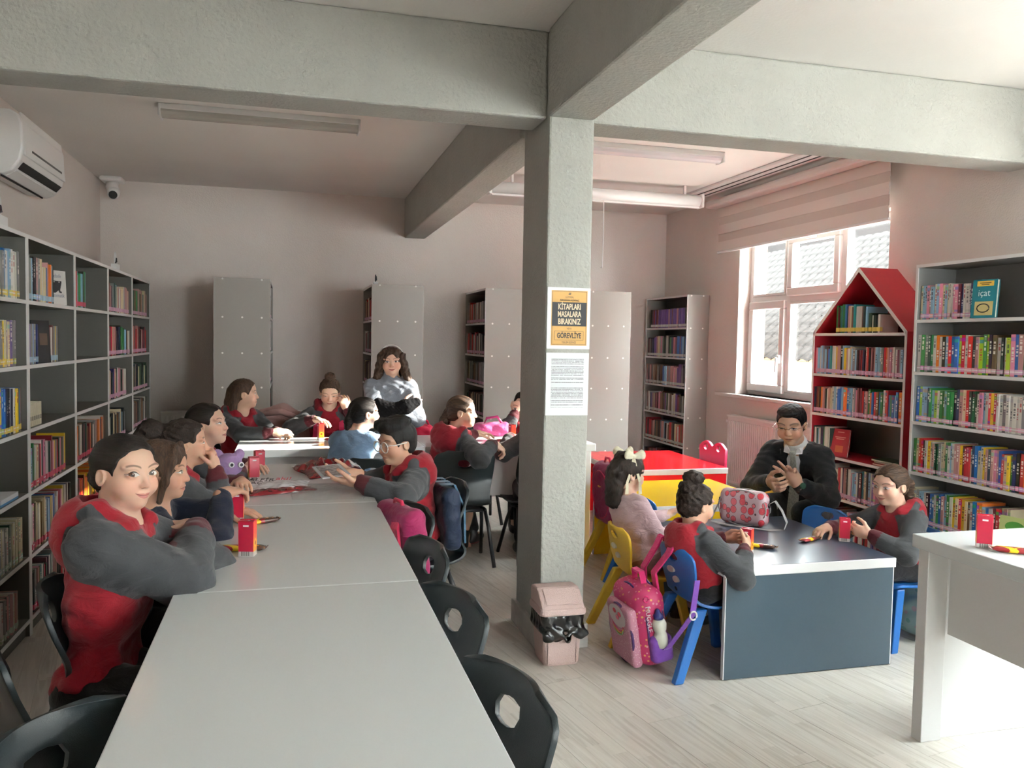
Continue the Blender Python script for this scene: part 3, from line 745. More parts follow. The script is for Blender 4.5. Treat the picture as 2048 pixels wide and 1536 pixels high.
# ------------------------------------------------------------------ books
PAL = dict(w=('white', 'd9d6cf'), c=('cream', 'd2c4a0'), k=('black', '17171b'), n=('navy', '1f2c52'), b=('blue', '2c62a8'), s=('sky blue', '8fb9d4'), t=('teal', '2b7f86'),
           g=('green', '2f7a3e'), l=('lime green', '9cc32b'), y=('yellow', 'e0bb2a'), o=('orange', 'dd7424'), r=('red', 'b8212b'), m=('maroon', '611c27'), p=('pink', 'd98aa2'),
           v=('violet', '6a4a8c'), a=('grey', '8a8a8a'), u=('brown', '6d4a32'), e=('dark green', '24443a'), d=('dusty pink', 'b98a86'))
LABC = dict(P=(.72, .42, .58), Y=(.78, .60, .12), B=(.45, .62, .74), R=(.62, .08, .14), W=(.75, .76, .72), G=(.45, .55, .45))
bk_ = MB(); bk_.box(-.02, 0, -.5, .5, 0, 1); bk_.box(-1, -.02, -.5, -.42, 0, 1); bk_.box(-1, -.02, .42, .5, 0, 1)
tmp = bk_.build('book', M['book']); BOOK = tmp.data; bpy.data.objects.remove(tmp)
tmp = MB().box(-.985, -.02, -.42, .42, .012, .988).build('page_block', M['pages']); PAGE = tmp.data; bpy.data.objects.remove(tmp)
tmp = MB().box(-.12, .006, -.5, .5, .05, .165).build('spine_label', M['label']); SLAB = tmp.data; bpy.data.objects.remove(tmp)
specs = []
def row(where, shelf, xf, sx, ya, yb, z, pal, lc, hmin=.175, hmax=.225, tmin=.013, tmax=.026, gap=0.0, prob=1.0, nmax=999):
    """books from ya to yb (left to right seen from the front)"""
    sgn = 1 if yb > ya else -1; y = ya; n = 0; tilt_left = 0; ph = rnd.random()*9
    h = rnd.uniform(hmin, hmax)
    while n < nmax:
        th = rnd.uniform(tmin, tmax)
        if (yb-y)*sgn < th: break
        if rnd.random() < .45: h = rnd.uniform(hmin, hmax)
        cc = pal[int(len(pal)*min(.999, abs(y-ya)/abs(yb-ya)))] if len(pal) > 12 and rnd.random() < .7 else rnd.choice(pal)
        name, hexc = PAL[cc]; base = hx(hexc); k = rnd.uniform(.8, 1.15)
        colr = tuple(min(.85, max(.004, c*k+rnd.uniform(-.015, .02))) for c in base)
        dp = rnd.uniform(.135, .165); n += 1
        specs.append(dict(where=where, shelf=shelf, i=n, x=xf-sx*rnd.uniform(.012, .022), y=y+sgn*th/2, z=z, th=th*.97, h=h, dp=dp, sx=sx, col=colr, cn=name, lab=LABC[lc], tilt=rnd.uniform(-.012, .012), lc=lc))
        y += sgn*(th+.0006+(gap if rnd.random() < .1 else 0))
SH = ['bottom', 'fifth', 'fourth', 'third', 'second', 'top']
# right bookcase
wr = 'right edge bookcase'; xr = 3.527
row(wr, 'top', xr, -1, 4.06, 3.66, ZR[5], 'sspcdsscpcdswwcpmrwwwwnb', 'P', .185, .205, .013, .022)
row(wr, 'second', xr, -1, 4.06, 3.22, ZR[4], 'wwaegwwwknsbbborwrsedlglkugkkwlpddwgelgtn', 'P', .195, .215, .016, .028)
row(wr, 'third', xr, -1, 4.06, 3.22, ZR[3], 'bbsngllyggsaskndcueewpaprrwwwwwwwankyws', 'P', .185, .205, .014, .024)
row(wr, 'fourth', xr, -1, 4.06, 3.22, ZR[2], 'rmrkwwwdegacgcswdpmrrynacwydepgbwrdmnkgoycbr', 'P', .18, .205, .013, .022)
row(wr, 'fifth', xr, -1, 4.06, 3.36, ZR[1], 'caswsbwsdwgwcryuwpowbkmrwcd', 'P', .185, .21, .013, .022)
row(wr, 'bottom', xr, -1, 4.06, 3.8, ZR[0], 'wkaswbn', 'P', .16, .2, .01, .02)
# house
wh = 'red house bookcase'
row(wh, 'gable', hx0, -1, 4.925, 4.60, ZH[5], 'rmgegtbdkcgtswcwukccw', 'Y', .165, .195, .012, .02); row(wh, 'gable right', hx0, -1, 4.598, 4.47, ZH[5], 'skwe', 'Y', .11, .13, .012, .02)
row(wh, 'second', hx0, -1, 5.135, 4.262, ZH[4], 'aswsasmdtwuwddkrsyuwcsmwklukmrkseaasrwrodpdwsasb', 'P', .17, .20, .013, .022)
row(wh, 'third', hx0, -1, 5.135, 4.262, ZH[3], 'kukoudkwwcwswwbsoobpswapmmrndsdowdgggurdybsrmb', 'P', .17, .20, .013, .023)
row(wh, 'fourth', hx0, -1, 5.135, 4.93, ZH[2], 'cswtwegwwne', 'P', .175, .2, .011, .02)
row(wh, 'bottom', hx0, -1, 5.135, 4.262, ZH[0], 'nwkdwrsavwwmsrwndkwpswrmtckrwvpdnkrwasmk', 'P', .185, .225, .012, .022)
row(wh, 'fifth', hx0, -1, 5.135, 4.262, ZH[1]+.0, 'nwkdwrsavwwmsrwndkwpswrmtckrwvpdnkrwasmk', 'P', .185, .225, .012, .022)
# left run
wl = ['left edge bookcase', 'left pi-book bookcase', 'half empty left bookcase', 'second left bookcase from the corner', 'left bookcase at the back corner']
row(wl[0], 'top', -1.19, 1, 3.95, 4.29, ZL[5], 'wsbbskbawwas', 'Y', .20, .225); row(wl[0], 'second', -1.19, 1, 3.95, 4.25, ZL[4], 'wawcawvyawc', 'Y', .20, .215)
row(wl[0], 'third', -1.19, 1, 3.95, 4.31, ZL[3], 'krwbnkaswykbu', 'Y', .20, .215); row(wl[0], 'fifth', -1.19, 1, 3.98, 4.29, ZL[1], 'cwwgawecwea', 'G', .19, .215)
row(wl[0], 'bottom', -1.19, 1, 3.98, 4.24, ZL[0], 'ucdwask', 'G', .17, .2)
row(wl[1], 'top', -1.19, 1, 4.40, 4.86, ZL[5], 'baskkdaccwdrrosk', 'B', .18, .22); row(wl[1], 'second', -1.19, 1, 4.40, 4.58, ZL[4], 'wsvasn', 'B', .19, .22)
row(wl[1], 'second right', -1.19, 1, 4.76, 4.93, ZL[4], 'wmsbya', 'B', .18, .21)
row(wl[1], 'fourth', -1.19, 1, 4.39, 5.09, ZL[2], 'wsagwwckpwdkswrwemcpbykrkwpemcgr', 'R', .185, .225); row(wl[1], 'fifth', -1.19, 1, 4.39, 5.20, ZL[1], 'kcpuccwuuccwsbbykbswurpckwbuwrkbs', 'R', .185, .23)
row(wl[1], 'bottom', -1.19, 1, 4.39, 5.20, ZL[0], 'kneadwupwrudkwtedrwktkrwumgtwrnk', 'R', .18, .235)
row(wl[2], 'top', -1.19, 1, 5.28, 5.60, ZL[5], 'rrmdeasskg', 'R', .19, .225); row(wl[2], 'fifth', -1.19, 1, 5.28, 6.1, ZL[1], 'uocuoroyuo', 'R', .18, .22); row(wl[2], 'bottom', -1.19, 1, 5.28, 6.1, ZL[0], 'kneadwup', 'R', .18, .23)
row(wl[2], 'fourth', -1.19, 1, 5.28, 6.1, ZL[2], 'kueadwom', 'R', .18, .22)
row(wl[3], 'top', -1.19, 1, 6.18, 6.96, ZL[5], 'dudkegscwdccaddc', 'P', .17, .22); row(wl[3], 'second', -1.19, 1, 6.18, 7.0, ZL[4], 'kmrcduknkggskcw', 'P', .17, .22)
row(wl[3], 'third', -1.19, 1, 6.18, 6.84, ZL[3], 'wcdknrckwpdkdpwd', 'P', .18, .22); row(wl[3], 'fourth', -1.19, 1, 6.18, 6.82, ZL[2], 'awkcukckacskak', 'P', .17, .21)
for q in range(2): row(wl[3], SH[q], -1.19, 1, 6.18, 7.0, ZL[q], 'kudaewm', 'P')
for q in range(6): row(wl[4], SH[q], -1.19, 1, 7.07, 7.80, ZL[q], ['kudaewm', 'akeukwa', 'kawkaku', 'eeueckg', 'mrkdwkmr', 'egadudac'][q], 'P', .18, .225)
# corner bookcase and the double-sided ones
wc = 'back corner bookcase'
row(wc, 'top', 3.76, -1, 8.31, 7.46, ZR[5], 'kmrmdvvvvvvdvdvvdvvvvk', 'W', .19, .195, .016, .02)
for q, pl in ((4, 'maknevdcdpaekwkgknumbnsbkc'), (3, 'akkcukakubssdddpdvvapp'), (2, 'adedcdmpukvwwuwwvmkou'), (1, 'rmrmdeussdskukkkcwrmr'), (0, 'akumkda')):
    row(wc, SH[q], 3.76, -1, 8.375, 7.45, ZR[q], pl, 'W', .185, .225, .02, .034)
for (xx, sx, ya, yb) in ((.705, -1, 8.37, 7.53), (1.747, -1, 8.37, 7.53), (-.162, 1, 7.37, 8.37), (2.68, -1, 8.37, 7.38)):
    for q in range(2, 6):
        row('double bookcase', SH[q], xx, sx, ya, yb, ZR[q], ['akcukmke', 'kakcakua', 'kakdrmwk', 'caudwkmr'][q-2], 'P', .18, .22, .016, .03)
def proj(p):
    q = Vector(p)-Vector((0, 0, 1.45)); z = q.dot(f_); return 1024+1656*q.dot(r_)/z, 768+1656*q.dot(d_)/z
def book_area(s):
    a = proj((s['x'], s['y']-s['th']/2, s['z'])); b_ = proj((s['x'], s['y']+s['th']/2, s['z'])); c = proj((s['x'], s['y'], s['z']+s['h']))
    if not (-5 < a[0] < 2055 and a[1] < 1500): return 0
    hide = 0
    px, py = (a[0]+c[0])/2, (a[1]+c[1])/2
    if s['where'] == 'double bookcase': return 0
    if s['where'] == wl[0] and px < -4: return 0
    if s['where'] == wl[1] and py > 1085 and px > 110: hide = .5
    if s['where'] == wl[2] and s['shelf'] != 'top' and px > 180: return 0
    if s['where'] == wh and s['shelf'] in ('bottom', ): return 0
    if s['where'] == wh and s['shelf'] == 'fifth' and (px < 1680 or px > 1760): return 0
    if s['where'] == wr and s['shelf'] == 'bottom': return 0
    return abs(a[0]-b_[0])*abs(a[1]-c[1])*(1-hide)
specs = [s for s in specs if not (s['where'] == wl[0] and s['shelf'] == 'x')]
order = sorted(specs, key=book_area, reverse=True)
indiv = [s for s in order[:270] if book_area(s) > 0]; ids = set(id(s) for s in indiv)
ORD = {1: 'first', 2: 'second', 3: 'third'}
def ordn(n):
    if n in ORD: return ORD[n]
    return '%d%s' % (n, 'th' if n % 100 in (11, 12, 13) else {1: 'st', 2: 'nd', 3: 'rd'}.get(n % 10, 'th'))
def place_book(s):
    o = bpy.data.objects.new('book', BOOK); C.objects.link(o)
    o.location = (s['x'], s['y'], s['z']+.0008); o.scale = (s['dp'], s['th'], s['h']); o.color = (*s['col'], 1)
    o.rotation_euler = (s['tilt'], 0, 0 if s['sx'] > 0 else math.pi)
    tag(o, '%s book, %s from left on the %s shelf of the %s' % (s['cn'], ordn(s['i']), s['shelf'], s['where']), 'book', 'books on the %s shelf of the %s' % (s['shelf'], s['where']))
    for me, nm in ((PAGE, 'page_block'), (SLAB, 'spine_label')):
        p = bpy.data.objects.new(nm, me); C.objects.link(p); p.parent = o
        if nm == 'spine_label': p.color = (*[min(.9, max(.02, c*rnd.uniform(.8, 1.25))) for c in s['lab']], 1)
for s in indiv: place_book(s)
sb = MB()
for s in specs:
    if id(s) in ids: continue
    x0 = s['x']-s['sx']*s['dp']; a, b_ = min(x0, s['x']), max(x0, s['x'])
    sb.col = s['col']; sb.box(a, b_, s['y']-s['th']/2, s['y']+s['th']/2, s['z'], s['z']+s['h'])
    sb.col = tuple(c*.9 for c in s['lab']); e = s['x']+s['sx']*.001
    sb.box(min(e, s['x']-s['sx']*.02), max(e, s['x']-s['sx']*.02), s['y']-s['th']/2-.0003, s['y']+s['th']/2+.0003, s['z']+.010, s['z']+.036)
so = sb.build('shelf_books', M['vcol']); stuff(so); so['label'] = 'the many smaller book spines on the farther shelves'
# books that face out or lie flat
def cover_book(label, col, w_, h_, th, loc, rz, tilt=0, lay=False, group=None):
    t = thing('book', label, 'book', (0, 0, 0), group)
    mb = MB(); mb.box(-w_/2, w_/2, 0, .0025, 0, h_); mb.box(-w_/2, w_/2, th-.0025, th, 0, h_); mb.box(-w_/2, -w_/2+.003, .0025, th-.0025, 0, h_)
    mb.build('cover', mat('cover_'+label[:12].replace(' ', '_'), col, .35), t)
    MB().box(-w_/2+.003, w_/2-.004, .0025, th-.0025, .003, h_-.003).build('page_block', M['pages'], t)
    t.location = loc; t.rotation_euler = (math.radians(-tilt), 0, math.radians(rz))
    return t
def in_book(t, mb, m_, nm): o = mb.build(nm, m_); o.parent = t; return o
R0 = math.pi/2
b1 = cover_book('teal and yellow storybook facing out on the top shelf of right edge bookcase', '17717f', .14, .2, .02, (3.50, 3.565, ZR[5]+.001), -82, 4)
in_book(b1, MB().box(-.045, .05, -.0008, 0, .165, .192), mat('cover_yellow', 'd8b04a', .5), 'title_plate')
in_book(b1, MB().box(-.05, .055, -.0008, 0, .012, .085), mat('cover_sand', 'c9b77c', .5), 'picture_panel')
rg_ = MB(); rg_.tube([(.035*math.cos(a), -.001, .05+.022*math.sin(a)) for a in [k*2*math.pi/20 for k in range(21)]], .003, 6); in_book(b1, rg_, ink, 'picture_ring')
in_book(b1, MB().box(-.03, .035, -.0016, -.0008, .180, .184).box(-.02, .025, -.0016, -.0008, .172, .175), mat('plate_print', '3a2a1a', .5), 'plate_print')
for s_, z_, h_ in (('içat', .128, .05),):
    o = text(s_, h_, mat('cover_letter', 'e8f0f0' if h_ > .03 else '3a2a1a', .5), 'lettering', None, (0, -.0016, z_), (R0, 0, 0)); o.parent = b1
b2 = cover_book('pale green booklet with a speech bubble leaning out on the fifth shelf', 'b9c47e', .16, .185, .008, (3.49, 3.30, ZR[1]+.001), -78, 6)
el = MB(); el.loft([[(.05*math.cos(a)-.0, -y_, .135+.028*math.sin(a)) for a in [k*2*math.pi/20 for k in range(20)]] for y_ in (0, .001)]); in_book(b2, el, mat('bubble_green', '4c8a3a', .5), 'speech_bubble')
for dx in (-.03, .0, .035):
    el = MB(); el.loft([[(dx+.014*math.cos(a), -y_, .045+.018*math.sin(a)) for a in [k*2*math.pi/12 for k in range(12)]] for y_ in (0, .001)]); in_book(b2, el, mat('ant_brown', '3a2410', .5), 'picture_blob')
b3 = cover_book('red hardback leaning face out on the house bookcase behind the man', '9c1420', .135, .19, .018, (3.63, 4.87, ZH[2]+.001), -72, 10)
for z_, w_ in ((.165, .05), (.13, .08), (.118, .06)): in_book(b3, MB().box(-w_/2, w_/2, -.0008, 0, z_, z_+.006), mat('cover_pale', 'c98a78', .5), 'title_bar')
in_book(b3, MB().box(-.03, .03, -.0008, 0, .03, .075), mat('cover_orange', 'b8562a', .5), 'picture_panel')
b4 = cover_book('white book with a large pi sign facing out on the left top shelf', 'd5d3d0', .135, .185, .015, (-1.215, 4.98, ZL[5]+.001), 62, 3)
o = text('π', .12, ink, 'pi_sign', None, (0, -.0012, .1), (R0, 0, 0)); o.parent = b4
for z_, s_ in ((.155, 'Felsefe'), (.05, 'Matematik')): o = text(s_, .03, mat('pale_print', '8f97a5', .6), 'lettering', None, (0, -.0012, z_), (R0, 0, 0), sx=.8); o.parent = b4
b5 = cover_book('black book facing out on the second shelf of the left pi-book bookcase', '12151a', .14, .215, .02, (-1.21, 4.66, ZL[4]+.001), 70, 3)
in_book(b5, MB().box(-.01, .05, -.0008, 0, .09, .15), mat('cover_dim', '5c4a3c', .5), 'picture_panel')
fb = [('white pamphlet stack on the third shelf of the left pi-book bookcase, %s', 'cfc9b8', (-1.30, 4.50, ZL[3]), .15, .11)]
for k in range(7):
    t = thing('booklet', 'cream booklet, %s from left, in the low row under the black book' % ordn(k+1), 'book', (-1.27, 4.42+k*.034, ZL[3]), 'cream booklets in a low row')
    o = MB().box(-1.42, -1.21, 4.405+k*.034, 4.432+k*.034, ZL[3]+.001, ZL[3]+.115-.004*(k % 3)).build('cover', mat('booklet_cream', 'cfc7b0', .6), t)
    MB().box(-1.2105, -1.2085, 4.407+k*.034, 4.430+k*.034, ZL[3]+.03, ZL[3]+.05).build('spine_print', mat('booklet_print', '8a8577', .6), t)
for k, (cc, dx) in enumerate((('a01c22', 0), ('d9cfa8', .01), ('23482f', -.01))):
    th = .012
    t = thing('book', ['red book lying lowest in the flat pile on the house bookcase', 'cream book in the middle of the flat pile on the house bookcase', 'green book lying on top of the flat pile on the house bookcase'][k], 'book', (3.7, 4.40, ZH[2]+k*.0125), 'flat pile on the house bookcase')
    MB().box(3.615+dx, 3.76+dx, 4.30, 4.50, ZH[2]+.001+k*.0135, ZH[2]+.013+k*.0135).build('cover', mat('flat_cover', cc, .4), t, bevel=.001)
    MB().box(3.6135+dx, 3.62+dx, 4.303, 4.497, ZH[2]+.003+k*.0135, ZH[2]+.011+k*.0135).build('page_block', M['pages'], t)
t = thing('book', 'blue and white book lying flat at the left edge of the photo', 'book', (-1.3, 4.1, ZL[2]))
MB().box(-1.38, -1.20, 3.97, 4.22, ZL[2]+.001, ZL[2]+.012).build('cover', mat('flat_blue', '3f86b8', .4), t); MB().box(-1.36, -1.199, 3.98, 4.215, ZL[2]+.012, ZL[2]+.032).build('page_block', M['paper'], t)
# little acrylic subject signs on top of the bookcases
sgm = mat('sign_white', (.8, .8, .8), .4)
for (x_, y_, z_, lb) in ((-1.22, 4.07, 1.908, 'small white figure sign on the bookcase at the left edge'), (-1.22, 6.55, 1.908, 'small white figure sign on the left bookcase near the corner'), (.76, 7.75, 1.936, 'tiny dark figure sign on the bookcase behind the standing girl')):
    t = thing('shelf_sign', lb, 'sign', (x_, y_, z_))
    k_ = 1 if x_ < 0 else .8
    MB().box(x_-.02, x_+.02, y_-.055*k_, y_+.055*k_, z_, z_+.045*k_).build('base', sgm, t, bevel=.004)
    el = MB(); el.loft([[(xx, y_+.026*k_*math.cos(a), z_+.085*k_+.045*k_*math.sin(a)) for a in [k*2*math.pi/16 for k in range(16)]] for xx in (x_-.004, x_+.004)]); el.build('figure', sgm if x_ < 0 else ink, t)
    el = MB(); el.tube([(x_+.006, y_-.02, z_+.05), (x_+.006, y_, z_+.085), (x_+.006, y_+.012, z_+.06)], .006, 6); el.build('print', ink, t)
# ------------------------------------------------------------------ implicit surfaces for people and soft things
V3 = lambda *a: np.array(a, dtype=np.float64)
def unit(v): v = np.asarray(v, float); return v/np.linalg.norm(v)
def axis_pts(lo, hi, base, fines):
    out = [lo]; x = lo
    while x < hi:
        st = base
        for a, b_, f in fines:
            if a-.012 <= x <= b_: st = min(st, f)
        x += st; out.append(x)
    return np.array(out, np.float32)
class Field:
    def __init__(s, lo, hi, base, fines=()):
        s.ax = [axis_pts(lo[i], hi[i], base, [(c[i]-r[i] if hasattr(r, '__len__') else c[i]-r, c[i]+r[i] if hasattr(r, '__len__') else c[i]+r, st) for c, r, st in fines]) for i in range(3)]
        s.d = np.ones([len(a) for a in s.ax], np.float32)
    def sub(s, lo, hi):
        sl = []
        for i in range(3):
            a = max(0, np.searchsorted(s.ax[i], lo[i])-1); b_ = min(len(s.ax[i]), np.searchsorted(s.ax[i], hi[i])+1)
            if b_-a < 1: return None
            sl.append(slice(a, b_))
        x = s.ax[0][sl[0]][:, None, None]; y = s.ax[1][sl[1]][None, :, None]; z = s.ax[2][sl[2]][None, None, :]
        return tuple(sl), x, y, z
    def put(s, fn, lo, hi, k, cut=False):
        pad = k+.03
        r = s.sub([v-pad for v in lo], [v+pad for v in hi])
        if r is None: return
        sl, x, y, z = r; p = fn(x, y, z); d = s.d[sl]
        if cut: p = -p
        if not cut:
            if k > 0:
                h = np.maximum(k-np.abs(d-p), 0)/k; s.d[sl] = np.minimum(d, p)-h*h*k*.25
            else: s.d[sl] = np.minimum(d, p)
        else:
            if k > 0:
                h = np.maximum(k-np.abs(d-p), 0)/k; s.d[sl] = np.maximum(d, p)+h*h*k*.25
            else: s.d[sl] = np.maximum(d, p)
    def cap(s, a, b_, ra, rb=None, k=.01, cut=False):
        rb = ra if rb is None else rb; a = np.asarray(a, float); b_ = np.asarray(b_, float); ab = b_-a; L = float(ab@ab)+1e-12
        def fn(x, y, z):
            t = np.clip(((x-a[0])*ab[0]+(y-a[1])*ab[1]+(z-a[2])*ab[2])/L, 0, 1)
            return (np.sqrt((x-a[0]-t*ab[0])**2+(y-a[1]-t*ab[1])**2+(z-a[2]-t*ab[2])**2)-(ra+(rb-ra)*t)).astype(np.float32)
        r = max(ra, rb); s.put(fn, np.minimum(a, b_)-r, np.maximum(a, b_)+r, k, cut)
    def chain(s, P, R, k=.01):
        for i in range(len(P)-1): s.cap(P[i], P[i+1], R[i], R[i+1], k)
    def ell(s, c, r, fr=None, k=.01, cut=False):
        """ellipsoid; fr = three unit axes (rows)"""
        c = np.asarray(c, float); fr = np.eye(3) if fr is None else np.asarray(fr, float); r = np.asarray(r, float)
        def fn(x, y, z):
            q = [(x-c[0])*fr[i][0]+(y-c[1])*fr[i][1]+(z-c[2])*fr[i][2] for i in range(3)]
            k0 = np.sqrt(sum((q[i]/r[i])**2 for i in range(3))); k1 = np.sqrt(sum((q[i]/r[i]**2)**2 for i in range(3)))+1e-9
            return (k0*(k0-1)/k1).astype(np.float32)
        e = np.sqrt(sum((fr[i]*r[i])**2 for i in range(3)))
        s.put(fn, c-e, c+e, k, cut)
    def rbox(s, c, h, rad, fr=None, k=.01, cut=False):
        c = np.asarray(c, float); fr = np.eye(3) if fr is None else np.asarray(fr, float); h = np.asarray(h, float)
        def fn(x, y, z):
            q = [np.abs((x-c[0])*fr[i][0]+(y-c[1])*fr[i][1]+(z-c[2])*fr[i][2])-(h[i]-rad) for i in range(3)]
            o = np.sqrt(sum(np.maximum(v, 0)**2 for v in q)); return (o+np.minimum(np.maximum(np.maximum(q[0], q[1]), q[2]), 0)-rad).astype(np.float32)
        e = sum(np.abs(fr[i])*h[i] for i in range(3)); s.put(fn, c-e, c+e, k, cut)
    def disp(s, fn, lo=None, hi=None):
        lo = [a[0] for a in s.ax] if lo is None else lo; hi = [a[-1] for a in s.ax] if hi is None else hi
        sl, x, y, z = s.sub(lo, hi); d = s.d[sl]; m = np.abs(d) < .06
        d += np.where(m, fn(x, y, z), 0).astype(np.float32)
    def mesh(s):
        d = s.d; S = d < 0
        c = np.zeros([n-1 for n in d.shape], np.int8)
        cut = lambda i, j, k: (slice(i, d.shape[0]-1+i), slice(j, d.shape[1]-1+j), slice(k, d.shape[2]-1+k))
        for i in (0, 1):
            for j in (0, 1):
                for k in (0, 1): c += S[cut(i, j, k)]
        act = (c > 0) & (c < 8); I, J, K = np.nonzero(act); n = len(I)
        idx = np.full(act.shape, -1, np.int32); idx[I, J, K] = np.arange(n)
        acc = np.zeros((n, 3)); cnt = np.zeros(n)
        A = s.ax
        for ax in range(3):
            o = [a for a in range(3) if a != ax]
            for p in (0, 1):
                for q in (0, 1):
                    e0 = [0, 0, 0]; e0[o[0]] = p; e0[o[1]] = q; e1 = list(e0); e1[ax] = 1
                    d0 = d[I+e0[0], J+e0[1], K+e0[2]]; d1 = d[I+e1[0], J+e1[1], K+e1[2]]; m = (d0 < 0) != (d1 < 0)
                    t = np.where(m, d0/np.where(m, d0-d1, 1), 0)
                    G = (I, J, K); pos = np.zeros((n, 3))
                    for a in range(3):
                        x0 = A[a][G[a]+e0[a]]; x1 = A[a][G[a]+e1[a]]; pos[:, a] = x0+(x1-x0)*t
                    acc[m] += pos[m]; cnt[m] += 1
        v = acc/np.maximum(cnt, 1)[:, None]; fs = []
        for ax in range(3):
            o = [(ax+1) % 3, (ax+2) % 3]
            lo = [slice(None)]*3; hi = [slice(None)]*3; lo[ax] = slice(0, -1); hi[ax] = slice(1, None)
            a = S[tuple(lo)]; b_ = S[tuple(hi)]; g = np.argwhere(a != b_)
            g = g[(g[:, o[0]] > 0) & (g[:, o[1]] > 0) & (g[:, o[0]] < act.shape[o[0]]) & (g[:, o[1]] < act.shape[o[1]])]
            if not len(g): continue
            def at(da, db):
                h = g.copy(); h[:, o[0]] += da; h[:, o[1]] += db; return idx[h[:, 0], h[:, 1], h[:, 2]]
            Q = np.stack([at(-1, -1), at(0, -1), at(0, 0), at(-1, 0)], 1)
            flip = b_[tuple(g.T)]; Q[flip] = Q[flip][:, ::-1]
            fs.append(Q)
        return v, np.concatenate(fs) if fs else np.zeros((0, 4), int)
def keep_big(v, f, frac=.03):
    return v, f
def mesh_obj(name, v, f, mats, parent, attrs=None, mi=None):
    """f: (n,4) array or list of tuples"""
    me = bpy.data.meshes.new(name)
    if isinstance(f, np.ndarray):
        n = len(f); me.vertices.add(len(v)); me.vertices.foreach_set('co', np.asarray(v, np.float32).ravel())
        me.loops.add(n*4); me.loops.foreach_set('vertex_index', f.astype(np.int32).ravel())
        me.polygons.add(n); me.polygons.foreach_set('loop_start', np.arange(0, n*4, 4, dtype=np.int32))
    else: me.from_pydata([tuple(p) for p in v], [], f)
    for mm in (mats if isinstance(mats, (list, tuple)) else [mats]): me.materials.append(mm)
    me.polygons.foreach_set('use_smooth', np.ones(len(me.polygons), bool))
    me.update(calc_edges=True); me.validate()
    for k, a in (attrs or {}).items():
        if len(a) == len(me.vertices): me.attributes.new(k, 'FLOAT_VECTOR', 'POINT').data.foreach_set('vector', np.asarray(a, np.float32).ravel())
    o = bpy.data.objects.new(name, me); C.objects.link(o)
    if parent is not None: put(o, parent)
    return o
def clip(v, f, s):
    """split a quad mesh where the vertex value s changes sign -> (v, faces s<0, faces s>=0) sharing v"""
    neg = s < 0; fn = neg[f]; c = fn.sum(1)
    A = [tuple(q) for q in f[c == 4]]; B = [tuple(q) for q in f[c == 0]]
    V = [tuple(p) for p in v]; cache = {}
    for q in f[(c > 0) & (c < 4)]:
        pa, pb = [], []
        for i in range(4):
            a, b_ = int(q[i]), int(q[(i+1) % 4]); (pa if neg[a] else pb).append(a)
            if neg[a] != neg[b_]:
                key = (min(a, b_), max(a, b_))
                if key not in cache:
                    t = s[a]/(s[a]-s[b_]); cache[key] = len(V); V.append(tuple(v[a]+(v[b_]-v[a])*t))
                pa.append(cache[key]); pb.append(cache[key])
        if len(pa) > 2: A.append(tuple(pa))
        if len(pb) > 2: B.append(tuple(pb))
    return V, A, B
def compact(V, F):
    used = {}; vs = []; fs = []
    for q in F:
        t = []
        for k in q:
            if k not in used: used[k] = len(vs); vs.append(V[k])
            t.append(used[k])
        fs.append(tuple(t))
    return vs, fs
